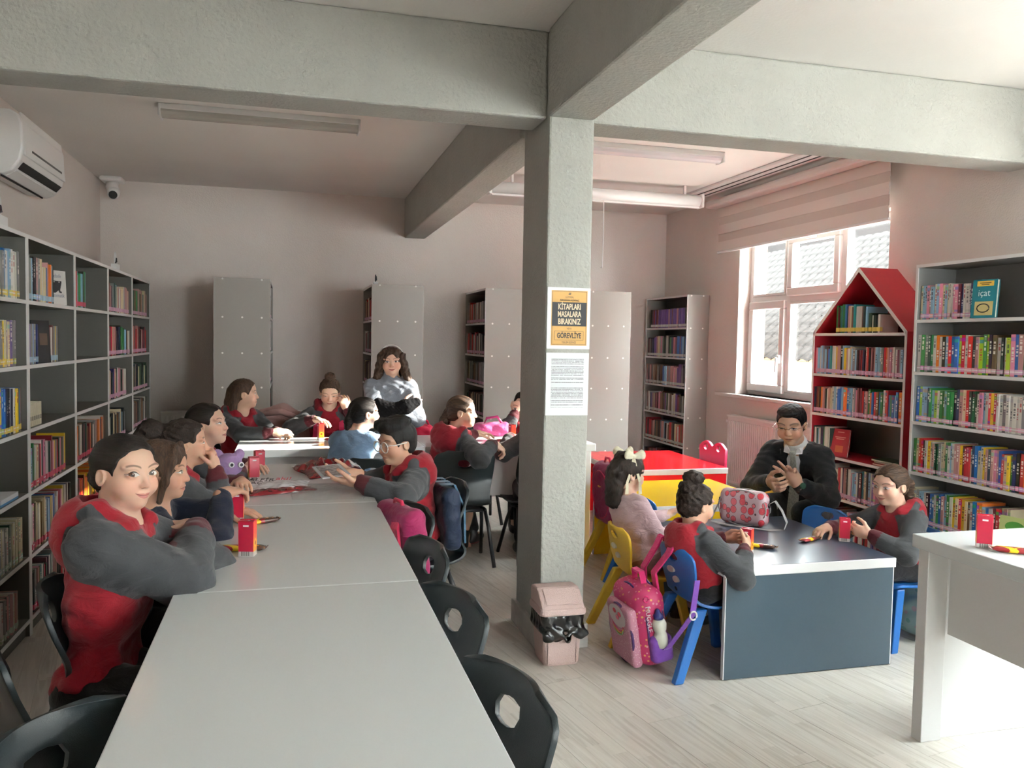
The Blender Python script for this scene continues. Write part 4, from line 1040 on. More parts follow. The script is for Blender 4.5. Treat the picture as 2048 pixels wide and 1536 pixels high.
# ------------------------------------------------------------------ skin, hair and cloth
def skin_mat(name, tone, lip, gl=0, gu=0, opn=1.0, smile=0.0, brow=(.03, .018, .012), adult=False, iris=(.05, .022, .01)):
    m = mat(name, tone, .48, .4, sheen=.0); nt, b = shader(m)
    b.inputs['Subsurface Weight'].default_value = .12; b.inputs['Subsurface Radius'].default_value = (.012, .004, .002); b.inputs['Subsurface Scale'].default_value = 1
    a = nt.nodes.new('ShaderNodeAttribute'); a.attribute_name = 'hp'
    l, f, u = sep(a.outputs['Vector']); al = l.abs(); front = f.gt(.12)
    t3 = lambda k: tuple(min(1, c*k) for c in tone)
    ck = ((al-.19)*(al-.19)+(u+.15)*(u+.15)*1.1)
    c = mixc((1-ck.sm(.0, .035))*front*.4, tone, (min(1, tone[0]*1.04), tone[1]*.72, tone[2]*.68))
    nose = (l*l*1.3+(u+.14)*(u+.14)).sm(.0, .012)
    c = mixc((1-nose)*f.gt(.3)*.25, c, (tone[0], tone[1]*.75, tone[2]*.72))
    # lips
    xl = l/.115; us = u+.285-xl*xl*smile*.035; prof = 1-xl*xl
    up = band(us, 0, 1)*(us-prof*.034*(1-(1-al/.03).mx(0)*.25)).lt(0); lo = us.lt(0)*(us+prof*.042).gt(0)
    lips = (up+lo)*front*xl.abs().lt(1)
    c = mixc(lips*.8, c, lip)
    c = mixc((1-us.abs().sm(.002, .010))*xl.abs().lt(1.05)*front*.75, c, (lip[0]*.28, lip[1]*.2, lip[2]*.2))
    nl = ((al-.042)*(al-.042)*1.0+(u+.178)*(u+.178)*2.2)
    c = mixc((1-nl.sm(.0001, .0006))*f.gt(.3)*.7, c, (tone[0]*.25, tone[1]*.16, tone[2]*.14))
    # eyes
    ex = (al-.158)/.088; eu = u-.005-(al-.158)*.06; hh = (1-ex*ex)
    top = hh*(.037*opn); bot = hh*(-.023*min(1, opn+.2))
    inside = (eu-top).lt(0)*(eu-bot).gt(0)*ex.abs().lt(1)*front
    sx = l/(al.mx(.001)); ix = l-sx*.158-gl; iu = u-gu-.008
    rr = ix*ix+iu*iu
    eye = mixc(rr.lt(.037**2), (.72, .70, .68), iris)
    eye = mixc(rr.lt(.034**2), eye, tuple(k*1.6 for k in iris)); eye = mixc(rr.lt(.018**2), eye, (.004, .003, .003))
    gx = (ix-.012)*(ix-.012)+(iu-.016)*(iu-.016)
    eye = mixc(gx.lt(.0075**2), eye, (.8, .8, .8))
    # lash line and crease
    lash = ((eu-top).abs()-hh*.0085).lt(.0012)*ex.abs().lt(.98)*front
    c = mixc((1-((eu-top-.035).abs()).sm(.004, .014))*ex.abs().lt(.95)*front*.22, c, t3(.5))
    c = mixc((1-(eu-bot).abs().sm(.0, .008))*ex.abs().lt(.9)*front*.22, c, t3(.35))
    c = mixc(inside, c, eye); c = mixc(lash*.9, c, (.012, .008, .006))
    # brows
    bx = (al-.165)/.115; bu = u-.135+bx*bx*.03-bx*.012
    c = mixc((1-bu.abs().sm(.005, .021 if not adult else .03))*(1-bx.abs().sm(.8, 1.05))*front*.7, c, brow)
    link(c, b.inputs['Base Color']); link((1-inside*.38)*.48, b.inputs['Roughness'])
    tc = coord('Object'); n = tex('ShaderNodeTexNoise', tc, Scale=420.0, Detail=2.0)
    bp = nt.nodes.new('ShaderNodeBump'); bp.inputs['Strength'].default_value = .06; bp.inputs['Distance'].default_value = .002
    link(n.outputs[0], bp.inputs['Height']); link(bp.outputs[0], b.inputs['Normal'])
    return m
def hair_mat(name, colr, scale=(38, 6, 38), rough=.6):
    m = mat(name, colr, rough, .3); nt, b = shader(m)
    a = nt.nodes.new('ShaderNodeAttribute'); a.attribute_name = 'hp'
    n = tex('ShaderNodeTexNoise', mapping(a.outputs['Vector'], scale=scale), Scale=1.0, Detail=4.0, Distortion=.6)
    f = N(n.outputs[0]).sm(.3, .75)
    link(mixc(f, tuple(c*.45 for c in colr), tuple(c*1.7 for c in colr)), b.inputs['Base Color'])
    bp = nt.nodes.new('ShaderNodeBump'); bp.inputs['Strength'].default_value = .7; bp.inputs['Distance'].default_value = .006
    link(n.outputs[0], bp.inputs['Height']); link(bp.outputs[0], b.inputs['Normal'])
    return m
def cloth_mat(name, colr, rough=.85, knit=0):
    m = mat(name, colr, rough, .2, sheen=.15); nt, b = shader(m)
    tc = coord('Object')
    n = tex('ShaderNodeTexNoise', mapping(tc, scale=(16, 16, 26)), Scale=1.0, Detail=4.0, Distortion=1.2)
    n2 = tex('ShaderNodeTexNoise', tc, Scale=600.0, Detail=1.0)
    bp = nt.nodes.new('ShaderNodeBump'); bp.inputs['Strength'].default_value = .55; bp.inputs['Distance'].default_value = .012
    link(N(n.outputs[0])+N(n2.outputs[0])*.06, bp.inputs['Height']); link(bp.outputs[0], b.inputs['Normal'])
    link(mixc(N(n2.outputs[0])*.5, colr, tuple(c*.62 for c in colr)), b.inputs['Base Color'])
    return m
K = {}
K['red'] = cloth_mat('red_fleece', (.235, .008, .018)); K['grey'] = cloth_mat('grey_fleece', (.058, .061, .066)); K['cuff'] = cloth_mat('maroon_rib', (.075, .010, .016))
K['navy'] = cloth_mat('navy_jersey', (.010, .013, .030)); K['lightblue'] = cloth_mat('pale_blue_jersey', (.26, .40, .60)); K['greyknit'] = cloth_mat('pale_grey_fleece', (.25, .28, .33))
K['pink'] = cloth_mat('pale_pink_jersey', (.62, .44, .47)); K['darkpants'] = cloth_mat('dark_trousers', (.014, .013, .015)); K['dustpink'] = cloth_mat('dusty_pink_trousers', (.34, .19, .19))
K['suit'] = cloth_mat('black_suiting', (.006, .006, .008), .7); K['shirt'] = cloth_mat('white_shirting', (.74, .74, .76), .7); K['denim'] = cloth_mat('dark_denim', (.03, .04, .06))
HB = (.018, .010, .007); HD = (.010, .006, .005); HL = (.050, .027, .016)
HAIR = dict(dark_back=hair_mat('dark_hair_tied', HD, (14, 3, 30)), dark=hair_mat('dark_hair', HB, (34, 34, 4)), brown=hair_mat('brown_hair', HL, (34, 34, 4)), brown_back=hair_mat('brown_hair_tied', HL, (16, 4, 30)),
            black=hair_mat('short_black_hair', (.006, .005, .005), (22, 16, 8)), curly=hair_mat('curly_dark_hair', HB, (26, 26, 26)))
K['sole'] = mat('shoe_sole', (.55, .50, .46), .6); K['shoe'] = mat('dark_shoe', (.02, .02, .022), .5); K['solered'] = mat('red_shoe_sole', (.42, .10, .11), .6); K['sock'] = cloth_mat('grey_sock', (.16, .18, .2))
def dirv(yaw, pitch=0):
    y, p = math.radians(yaw), math.radians(pitch); return V3(math.cos(y)*math.cos(p), math.sin(y)*math.cos(p), math.sin(p))
def ik(S, W, hint, l1, l2):
    d = W-S; D = np.linalg.norm(d); n = d/D
    if D > (l1+l2)*.995:
        k = D/((l1+l2)*.995); l1 *= k; l2 *= k
    a = (l1*l1-l2*l2+D*D)/(2*D); h = math.sqrt(max(0, l1*l1-a*a))
    q = np.asarray(hint, float)-S; q = q-n*(q@n); q = unit(q) if np.linalg.norm(q) > 1e-6 else V3(0, 0, -1)
    return S+n*a+q*h
def hand(F, W, hd, pn, side, s, curl, spread=.10, thumb=(.5, .3), kf=.004, only=None):
    """palm, four unequal fingers in three bones and a thumb leaving the palm's side near its base"""
    hd = unit(hd); pn = np.asarray(pn, float); pn = unit(pn-hd*(pn@hd)); t = np.cross(hd, pn) if side == 'R' else np.cross(pn, hd)
    fr = np.array([t, hd, pn])
    F.ell(W+hd*.042*s, (.036*s, .050*s, .0155*s), fr, k=.012); F.cap(W-hd*.02*s, W+hd*.03*s, .021*s, .024*s, k=.012)
    for i, (off, ln) in enumerate(((.0265, .92), (.009, 1.0), (-.009, .95), (-.0255, .76))):
        c = curl[i] if isinstance(curl[0], (list, tuple)) else curl
        p = W+hd*(.076-(.004 if i in (0, 2) else .010 if i == 3 else 0))*s+t*off*s
        F.cap(W+hd*.045*s+t*off*.8*s, p, .0085*s, .0088*s, k=.005)
        a = 0.; dv = unit(hd+t*(off/.026)*spread)
        for j, L in enumerate((.036, .024, .019)):
            a += c[j]; q = p+(dv*math.cos(a)+pn*math.sin(a))*L*ln*s
            F.cap(p, q, (.0086-.0010*j)*s, (.0080-.0011*j)*s, k=.003); p = q
    b_ = W+hd*.022*s+t*.026*s; d1 = unit(hd*math.cos(thumb[0]+.35)+t*math.sin(thumb[0]+.35)+pn*.45); m_ = b_+d1*.034*s
    d2 = unit(d1+hd*.55+pn*thumb[1]-t*.25); e = m_+d2*.030*s; d3 = unit(d2-t*thumb[1]*.6+pn*thumb[1]*.4+hd*.2)
    F.cap(W+hd*.01*s+t*.010*s, b_, .013*s, .0125*s, k=.008); F.cap(b_, m_, .0125*s, .0100*s, k=.006); F.cap(m_, e, .0098*s, .0085*s, k=.003); F.cap(e, e+d3*.018*s, .0085*s, .007*s, k=.003)
def seg_dist(v, a, b_):
    ab = b_-a; t = np.clip(((v-a)@ab)/(ab@ab+1e-12), 0, 1); return np.linalg.norm(v-a-t[:, None]*ab, axis=1), t
def person(label, H, hs, yaw, pitch=0, roll=0, nb=None, byaw=None, P=None, s=1.0, arms=None, legs=None, hair='tied', hmat='dark_back', hopt=None, outfit='uniform', skin=None,
           adult=False, fine=.0045, fineh=.0036, hood=True, coll=True, extra=None, shw=None, shdz=0.0):
    rt = thing('person', label, 'person', (P[0], P[1], 0))
    H = V3(*H); f = dirv(yaw, pitch); up = V3(0, 0, 1); l = unit(np.cross(up, f)); u = np.cross(f, l)
    if roll: c_, s_ = math.cos(math.radians(roll)), math.sin(math.radians(roll)); l, u = l*c_+u*s_, u*c_-l*s_
    FR = np.array([l, f, u])
    hp = lambda a, b_, c: H+(l*a+f*b_+u*c)*hs
    byaw = yaw if byaw is None else byaw; bf = dirv(byaw); bl_ = unit(np.cross(up, bf))
    nb = V3(*nb) if nb is not None else H-u*.62*hs-f*.12*hs
    P = V3(*P); sp = unit(nb-P)
    bf2 = unit(bf-sp*(bf@sp)); bl2 = np.cross(sp, bf2)
    sw = (shw or .118)*s
    SH = {'L': nb-sp*.05*s+bl2*sw+V3(0, 0, shdz), 'R': nb-sp*.05*s-bl2*sw+V3(0, 0, shdz)}
    A = {}
    for k in 'LR':
        W, hint, hd, pn, curl, *o = arms[k]; W = V3(*W); E = ik(SH[k], W, V3(*hint), .235*s, .205*s)
        hd_ = unit(W-E) if hd is None else V3(*hd)
        A[k] = (E, W, hd_, V3(*pn), curl, o[0] if o else {})
    hips = {'L': P+bl2*.072*s, 'R': P-bl2*.072*s}; Lg = {}
    for k in 'LR':
        if legs and k in legs: kn, an, fd = [V3(*q) for q in legs[k]]
        else:
            kn = hips[k]+bf*.34*s+V3(0, 0, .0); an = V3(kn[0], kn[1], .07)-bf*.02; fd = bf
        Lg[k] = (kn, an, unit(fd))
    pts = [H+u*hs*.6, H-f*hs*.6, H+f*hs*.6, H+l*hs*.5, H-l*hs*.5, P-bl2*.2*s-sp*.15, P+bl2*.2*s] + [q for k in 'LR' for q in (A[k][0], A[k][1]+A[k][2]*.17*s, Lg[k][0], Lg[k][1]-V3(0, 0, .05), Lg[k][1]+Lg[k][2]*.2)]
    lo = np.min(pts, 0)-.08; hi = np.max(pts, 0)+.08
    fines = [(H-u*.05*hs, .56*hs, fine)]+[(A[k][1]+A[k][2]*.06*s, .105*s, fineh) for k in 'LR']
    F = Field(lo, hi, .014, fines)
    # ---- body: one continuous surface
    HE = lambda c, r, k=.01*5*hs, cut=False: F.ell(hp(*c), np.array(r)*hs, FR, k=k, cut=cut)
    wd = .94 if adult else 1.0
    HE((0, -.07, .14), (.365*wd, .445, .365)); HE((0, .08, -.10), (.305*wd, .30, .36), .05*hs)
    HE((0, .14, -.27), (.215*wd, .22, .20), .08*hs); HE((0, .26, -.40), (.105, .10, .085), .08*hs)
    for q in (-1, 1):
        HE((q*.19*wd, .20, -.16), (.14, .16, .16), .06*hs); HE((q*.16, .285, .11), (.14, .075, .05), .06*hs)
        HE((q*.158, .43, .0), (.085, .055, .055), .06*hs, True); HE((q*.158, .298, .0), (.088, .075, .065), .015*hs)
    F.cap(hp(0, .335, .06), hp(0, .425, -.135), .030*hs, .048*hs, k=.05*hs)
    for q in (-1, 1): HE((q*.045, .385, -.148), (.038, .045, .032), .03*hs)
    HE((0, .352, -.262), (.10, .052, .030), .03*hs); HE((0, .345, -.315), (.085, .05, .034), .03*hs); HE((0, .395, -.285), (.09, .03, .006), .02*hs, True)
    for q in (-1, 1):
        HE((q*.365*wd, -.05, -.04), (.045, .085, .125), .03*hs); HE((q*.395*wd, -.035, -.03), (.03, .05, .08), .02*hs, True)
    nr = (.047 if not adult else .053)*max(.9, s if not adult else 1)
    F.cap(hp(0, -.12, -.22), nb-sp*.02, nr, nr*1.1, k=.03)
    tr = lambda G, o, kk: (G.cap(SH['L']*.72+SH['R']*.28, SH['R']*.72+SH['L']*.28, .055*s+o, k=kk), G.cap(nb-sp*.13*s+bl2*.055*s, nb-sp*.13*s-bl2*.055*s, .068*s+o, k=kk), G.cap(nb*.45+P*.55+bl2*.05*s, nb*.45+P*.55-bl2*.05*s, .066*s+o, k=kk),
                           G.cap(P+bl2*.055*s+sp*.02, P-bl2*.055*s+sp*.02, .076*s+o, k=kk))
    tr(F, 0, .06*s)
    for k in 'LR':
        E, W, hd_, pn, curl, o = A[k]
        F.cap(SH[k], E, .042*s, .034*s, k=.03*s); F.cap(E, W, .034*s, .0225*s, k=.02*s)
        hand(F, W, hd_, pn, k, s*(o.get('hs', 1)), curl, o.get('spread', .10), o.get('thumb', (.5, .3)))
        kn, an, fd = Lg[k]
        F.cap(hips[k], kn, .062*s, .045*s, k=.04*s); F.cap(kn, an, .045*s, .030*s, k=.02*s); F.cap(an, an+fd*.12*s-V3(0, 0, .03), .03*s, .022*s, k=.02)
    v, q = F.mesh(); hpv = ((v-H)@FR.T)/hs
    far = (np.abs(hpv[:, 0]) > .6) | (hpv[:, 2] < -.52) | (hpv[:, 2] > .8); hpv[far] = (0, -9, -9)
    mesh_obj('body', v, q, skin, rt, {'hp': hpv})
    # ---- clothes
    oc = .016*s
    G = Field(lo-.02, hi+.02, .0085 if hs*1656/max(.5, H[1]) < 75 else .0068)
    tr(G, oc, .07*s)
    G.cap(nb-sp*.03, nb+sp*.005, .058*s, .05*s, k=.03)
    sl = (extra or {}).get('sl', 1.15 if outfit in ('uniform', 'greyknit') else 1.0)
    for k in 'LR':
        E, W, hd_, pn, curl, o = A[k]; fd_ = unit(W-E)
        G.cap(SH[k], E, .056*s*sl, .050*s*sl, k=.03*s); G.cap(E, W-fd_*.05*s, .050*s*sl, .040*s*sl, k=.025*s); G.cap(W-fd_*.055*s, W-fd_*.012*s, .036*s*sl, .031*s*sl, k=.008*s)
    if hood and outfit in ('uniform',):
        for q_ in (-1, 1):
            G.chain([nb+bf2*.072*s-sp*.055*s+bl2*q_*.012, nb+bf2*.045*s+bl2*q_*.062*s-sp*.0*s, nb-bf2*.03*s+bl2*q_*.078*s+sp*.03*s, nb-bf2*.085*s+bl2*q_*.045*s+sp*.012*s], [.018*s, .026*s, .033*s, .036*s], k=.016)
        G.ell(nb-bf2*.090*s-sp*.035*s, (.108*s, .062*s, .095*s), np.array([bl2, bf2, sp]), k=.03)
        G.ell(nb-bf2*.045*s+sp*.05*s, (.058*s, .05*s, .05*s), np.array([bl2, bf2, sp]), k=.015, cut=True)
    if outfit in ('greyknit',): G.cap(nb-sp*.01, nb+sp*.045, .058*s, .053*s, k=.02)
    # open the collar
    if outfit != 'greyknit': G.cap(nb+sp*.01+bf2*.01, nb+sp*.12+bf2*.03*s, nr+.004, nr+.02, k=.01, cut=True)
    ph = rnd.random()*6
    def folds(x, y, z): return .0035*s*np.sin(x*75+2*np.sin(z*31+ph))*np.sin(z*62+1.6*np.sin(y*38+ph)+y*30)
    if outfit == 'suit':
        G.cap(nb+bf2*.085*s+sp*.03, nb-sp*.27*s+bf2*.090*s, .046*s, .006, k=.008, cut=True)
        Sx = Field(lo-.02, hi+.02, .010); tr(Sx, oc-.010, .07*s); Sx.cap(nb-sp*.03, nb+sp*.019*s, .060*s, .054*s, k=.02)
        vv, qq = Sx.mesh(); mesh_obj('shirt', vv, qq, K['shirt'], rt)
    G.disp(folds)
    v, q = G.mesh()
    darm = np.full(len(v), 9.0); cuff = np.full(len(v), -9.0)
    for k in 'LR':
        E, W, hd_, pn, curl, o = A[k]; fd_ = unit(W-E)
        d1, _ = seg_dist(v, SH[k], E); d2, t2 = seg_dist(v, E, W); d0, t0 = seg_dist(v, nb+bl2*(.05 if k == 'L' else -.05)*s, SH[k])
        darm = np.minimum(darm, np.minimum(np.minimum(d1-.058*s, d2-.062*s), d0-.030*s-.02*s*t0))
        near = d2 < .07*s; cc = (v-(W-fd_*.052*s))@fd_; cuff = np.where(near & (d2 < .06*s), np.maximum(cuff, cc), cuff)
    lat = np.abs((v-nb)@bl2); dn = (nb-v)@sp; fwd_ = (v-nb)@bf2
    seam = np.where(dn < .004*s, .105*s, .040*s+.072*s*np.clip(dn/(.17*s), 0, 1))
    hoodz = (fwd_ < -.045*s) & (dn < .125*s) & (lat < .098*s); seam = np.where(hoodz, .101*s, seam)
    fore = np.full(len(v), 9.0); full = np.full(len(v), 9.0)
    for k in 'LR':
        E, W = A[k][0], A[k][1]
        d1, t1 = seg_dist(v, SH[k], E); d2, t2 = seg_dist(v, E, W)
        fore = np.minimum(fore, np.minimum(d2-.070*s*max(1, sl/1.12), np.where(t1 > .45, d1-.070*s*max(1, sl/1.12), 9))); d0, t0 = seg_dist(v, nb+bl2*(.05 if k == 'L' else -.05)*s, SH[k])
        full = np.minimum(full, np.minimum(d1, d0)-.085*s)
    s1 = np.minimum(fore, np.maximum(seam-lat, full))
    top, slv, cf = {'uniform': ('red', 'grey', 'cuff'), 'navy': ('navy', 'navy', 'navy'), 'lightblue': ('lightblue', 'lightblue', 'lightblue'), 'greyknit': ('greyknit', 'greyknit', 'greyknit'), 'pink': ('pink', 'pink', 'pink'),
                    'suit': ('suit', 'suit', 'suit')}[outfit]
    V, SLV, TOR = clip(v, q, s1)
    vs, fs = compact(V, TOR); ht = mesh_obj({'suit': 'jacket', 'uniform': 'hooded_top'}.get(outfit, 'sweater'), vs, fs, K[top], rt)
    vs, fs = compact(V, SLV)
    arr = np.array(vs); 
    # separate left from right sleeve, and the cuffs
    dl = np.minimum(seg_dist(arr, SH['L'], A['L'][0])[0], seg_dist(arr, A['L'][0], A['L'][1])[0]); dr = np.minimum(seg_dist(arr, SH['R'], A['R'][0])[0], seg_dist(arr, A['R'][0], A['R'][1])[0])
    cen = np.array([[arr[list(f_)].mean(0)] for f_ in fs])[:, 0] if fs else np.zeros((0, 3))
    lef = np.array([dl[list(f_)].mean() < dr[list(f_)].mean() for f_ in fs])
    for k in 'LR':
        E, W = A[k][0], A[k][1]; fd_ = unit(W-E)
        mine = [i for i in range(len(fs)) if lef[i] == (k == 'L')]
        if not mine: continue
        cc = (cen[mine]-(W-fd_*.050*s))@fd_; dd, _ = seg_dist(cen[mine], E, W)
        isc = (cc > 0) & (dd < .065*s)
        a, b_ = compact(vs, [fs[i] for i, c_ in zip(mine, isc) if not c_]); so_ = mesh_obj('sleeve', a, b_, K[slv], rt)
        if top != slv: so_['label'] = 'grey sleeve'
        a, b_ = compact(vs, [fs[i] for i, c_ in zip(mine, isc) if c_])
        if b_: mesh_obj('cuff', a, b_, K[cf], rt) if cf != slv else mesh_obj('cuff', a, b_, K[cf], rt)
    # ---- trousers and shoes
    T = Field(lo-.02, hi+.02, .013)
    T.cap(P+bl2*.05*s, P-bl2*.05*s, .086*s, k=.04)
    for k in 'LR':
        kn, an, fd = Lg[k]
        T.cap(hips[k], kn, .074*s, .058*s, k=.04*s); T.cap(kn, an+V3(0, 0, .05), .056*s, .045*s, k=.02*s)
    v, q = T.mesh(); po = (extra or {}).get('pants', 'darkpants'); mesh_obj('trousers', v, q, K[po], rt)
    for k in 'LR':
        kn, an, fd = Lg[k]; fd = unit(fd); sd = unit(np.cross(up, fd)) if abs(fd[2]) < .9 else bl2; nu = np.cross(fd, sd)
        Z = Field(an-.3, an+.3, .0085); c0 = an+fd*.055*s-nu*.035
        Z.ell(c0, (.040*s, .115*s, .036*s), np.array([sd, fd, nu]), k=.01); Z.cap(an, an+nu*.03-fd*.01, .040*s, .038*s, k=.03)
        v, q = Z.mesh(); V, a, b_ = clip(v, q, (v-c0)@nu+.016*s)
        vs, fs = compact(V, b_); sh_ = mesh_obj('shoe', vs, fs, K['shoe'], rt); vs, fs = compact(V, a); mesh_obj('sole', vs, fs, K[(extra or {}).get('sole', 'sole')], sh_)
    # ---- hair
    ho = hopt or {}; far_pts = [H+u*hs*.8, H-u*hs*ho.get('len', .6), H-f*hs*(.75+ho.get('back', 0)), H+f*hs*.5, H+l*hs*.75, H-l*hs*.75]
    if 'tail' in ho: far_pts += [hp(*t_[:3]) for t_ in ho['tail']]
    if 'locks' in ho: far_pts += [hp(*t_[:3]) for L_ in ho['locks'] for t_ in L_]
    lo2 = np.min(far_pts, 0)-.07; hi2 = np.max(far_pts, 0)+.07
    Q = Field(lo2, hi2, fine*1.05)
    QE = lambda c, r, k=.06*hs, cut=False: Q.ell(hp(*c), np.array(r)*hs, FR, k=k, cut=cut)
    th = ho.get('thick', .0)
    QE((0, -.075, .15), (.395*wd+th, .475+th, .395+th))
    if ho.get('low', True): QE((0, -.22, -.06), (.33*wd+th*.6, .30+th, .30))
    fc = ho.get('face', (0, .47, -.11)); fr_ = ho.get('facer', (.60, .40, .50))
    QE(fc, fr_, .03*hs, True)
    if ho.get('ears', True):
        for q_ in (-1, 1): QE((q_*.40, .03, -.13), (.13, .17, .20), .03*hs, True)
    QE((0, .25, -.42), (.40, .36, .22), .03*hs, True)
    for b_ in ho.get('blobs', ()): QE(b_[:3], b_[3:6], b_[6] if len(b_) > 6 else .05*hs)
    for L_ in ho.get('locks', ()):
        Q.chain([hp(*t_[:3]) for t_ in L_], [t_[3]*hs for t_ in L_], k=.06*hs)
    if 'tail' in ho: Q.chain([hp(*t_[:3]) for t_ in ho['tail']], [t_[3]*hs for t_ in ho['tail']], k=.05*hs)
    am = ho.get('amp', .010)*hs; fq = ho.get('freq', 34)
    def strands(x, y, z):
        a = ((x-H[0])*l[0]+(y-H[1])*l[1]+(z-H[2])*l[2])/hs; b_ = ((x-H[0])*f[0]+(y-H[1])*f[1]+(z-H[2])*f[2])/hs; c_ = ((x-H[0])*u[0]+(y-H[1])*u[1]+(z-H[2])*u[2])/hs
        if ho.get('wave'): return am*1.5*np.sin(a*19+2.6*np.sin(c_*9+b_*2))*np.sin(b_*17+2.6*np.sin(c_*8+1)+c_*3)+am*.7*np.sin(a*44+2*np.sin(c_*12))
        if ho.get('flow', 'down') == 'down': return am*np.sin(a*fq+2.2*np.sin(c_*5+b_*3))*np.sin(b_*fq*.9+2*np.sin(c_*4+1))
        if ho.get('flow') == 'curl': return am*1.6*np.sin(a*26+2*np.sin(c_*17))*np.sin(b_*24+c_*21+2*np.sin(a*15))
        return am*np.sin(np.arctan2(a, c_+.25)*fq*.55+1.2*np.sin(b_*5))
    Q.disp(strands)
    v, q = Q.mesh(); mesh_obj('hair', v, q, HAIR[hmat], rt, {'hp': ((v-H)@FR.T)/hs})
    if outfit == 'uniform' and ho.get('tie'):
        c0 = hp(*ho['tie']); 
    return dict(root=rt, hp=hp, FR=FR, H=H, hs=hs, nb=nb, sp=sp, bf=bf2, bl=bl2, SH=SH, A=A, P=P, l=l, f=f, u=u)
TONE = (.56, .335, .235); TONE2 = (.62, .40, .30); TONE3 = (.50, .29, .20); LIP = (.42, .13, .12); LIP2 = (.36, .12, .10)
REL = (.25, .35, .25); FIST = (1.25, 1.45, .9); GRIP = (.7, .8, .5); FLAT = (.08, .12, .08)
# ------------------------------------------------------------------ the people
TAIL = [(0, -.48, .02, .12), (0, -.58, -.2, .13), (0, -.58, -.5, .10)]
def downhair(n=-.55, w=.12, spread=.36, flare=.03):
    L = []
    for q in (-1, 1):
        L += [[(q*.2, .18, .46, .07), (q*.36, .10, .20, w*.9), (q*spread, .02, -.15, w), (q*(spread+flare), -.04, n, w*.8)], [(q*.33, -.2, .1, .15), (q*(spread-.02), -.22, -.2, .16), (q*(spread-.02+flare), -.25, n, .12)]]
    L += [[(0, -.42, .1, .2), (.0, -.46, -.25, .2), (0, -.45, n, .16)], [(.18, -.4, 0, .18), (.2, -.42, n, .14)], [(-.18, -.4, 0, .18), (-.2, -.42, n, .14)]]
    return L
sk = skin_mat
DN = (0, 0, -1)
p1 = person('girl with tied dark hair and folded arms, red hoodie with grey sleeves, looking at camera', (-.442, 2.5, 1.063), .20, -41, 0, -3, nb=(-.462, 2.50, .925), byaw=-12, P=(-.505, 2.47, .475), s=1.08,
            arms={'R': ((-.268, 2.63, .868), (-.27, 2.36, .72), (-.80, .55, .06), (-.1, -.3, -1), (.3, .35, .2)), 'L': ((-.335, 2.50, .800), (-.20, 2.85, .70), (-.5, -.8, 0), DN, REL)},
            hair='tied', hopt=dict(flow='back', blobs=[(0, -.56, -.10, .15, .13, .17)], freq=40, amp=.006, face=(0, .47, -.10)), extra=dict(sl=1.32), skin=sk('skin_1', TONE2, LIP, opn=1.2, gl=-.036, smile=.9), fine=.0034, fineh=.0034)
p2 = person('girl in navy top with brown hair, hand resting on top of a juice carton', (-.410, 2.97, .996), .19, -8, -4, 0, nb=(-.445, 2.985, .865), byaw=15, P=(-.55, 3.02, .465), s=1.02,
            arms={'R': ((-.235, 3.165, .872), (-.22, 3.0, .70), (.55, .78, .05), DN, (.45, .6, .4)), 'L': ((-.235, 3.30, .785), (-.3, 3.5, .75), (.9, -.2, 0), DN, REL)},
            hmat='brown', outfit='navy', hood=False, hopt=dict(ears=False, face=(0, .50, -.17), facer=(.31, .34, .50), locks=[[(q*.15, .22, .46, .06), (q*.32, .22, .2, .07), (q*.36, .14, -.15, .07), (q*.34, .06, -.5, .05)] for q in (-1, 1)]+[[(0, -.42, .05, .18), (0, -.46, -.35, .14)]]), skin=sk('skin_2', TONE3, LIP2, smile=-.3))
p3 = person('girl with curly dark ponytail resting her mouth on her fist', (-.426, 3.77, .986), .195, 8, 2, 0, nb=(-.455, 3.76, .852), byaw=15, P=(-.55, 3.72, .465), s=1.02,
            arms={'R': ((-.312, 3.775, .872), (-.22, 3.78, .65), (-.15, .05, 1), (-1, .2, 0), FIST), 'L': ((-.215, 3.93, .79), (-.3, 4.1, .7), (.2, -1, 0), DN, REL)},
            hmat='curly', hopt=dict(flow='curl', thick=.012, tail=[(0, -.5, .30, .16), (-.02, -.72, .32, .25), (-.04, -.9, .12, .22), (-.04, -.92, -.12, .14)], amp=.012), skin=sk('skin_3', TONE, LIP))
p4 = person('girl with tied-back dark hair leaning over the lilac plush toy, looking up', (-.385, 4.30, 1.012), .20, -16, 8, 0, nb=(-.42, 4.31, .878), byaw=10, P=(-.52, 4.32, .47), s=1.02,
            arms={'R': ((-.235, 4.26, .79), (-.3, 4.1, .7), (.25, .9, 0), DN, REL), 'L': ((-.20, 4.47, .79), (-.25, 4.6, .7), (.6, -.8, 0), DN, REL)},
            hopt=dict(flow='back', thick=.008, blobs=[(0, -.55, .05, .16, .15, .17)]), skin=sk('skin_4', TONE2, LIP, gu=.014, gl=.01))
p5 = person('girl with long light brown hair in profile at the back left table', (-.305, 6.12, 1.044), .20, 2, 0, 0, nb=(-.335, 6.13, .908), byaw=-52, P=(-.36, 6.2, .465), s=1.0,
            arms={'R': ((-.115, 5.82, .80), (-.32, 5.75, .7), (.9, .1, 0), (0, .6, -.8), REL), 'L': ((-.09, 5.90, .80), (-.1, 6.15, .7), (.7, -.6, .1), (-.2, .3, -1), GRIP)},
            hmat='brown', hopt=dict(ears=True, locks=[[(0, -.42, .1, .2), (-.02, -.48, -.3, .22), (-.02, -.52, -.85, .17), (-.0, -.5, -1.05, .08)], [(.2, -.34, 0, .16), (.2, -.42, -.8, .12)], [(-.2, -.34, 0, .16), (-.2, -.42, -.8, .12)], [(.28, -.05, -.35, .05), (.33, .1, -.65, .045), (.42, .25, -.9, .04), (.5, .3, -1.05, .03)]], len=1.1), skin=sk('skin_5', TONE2, LIP))
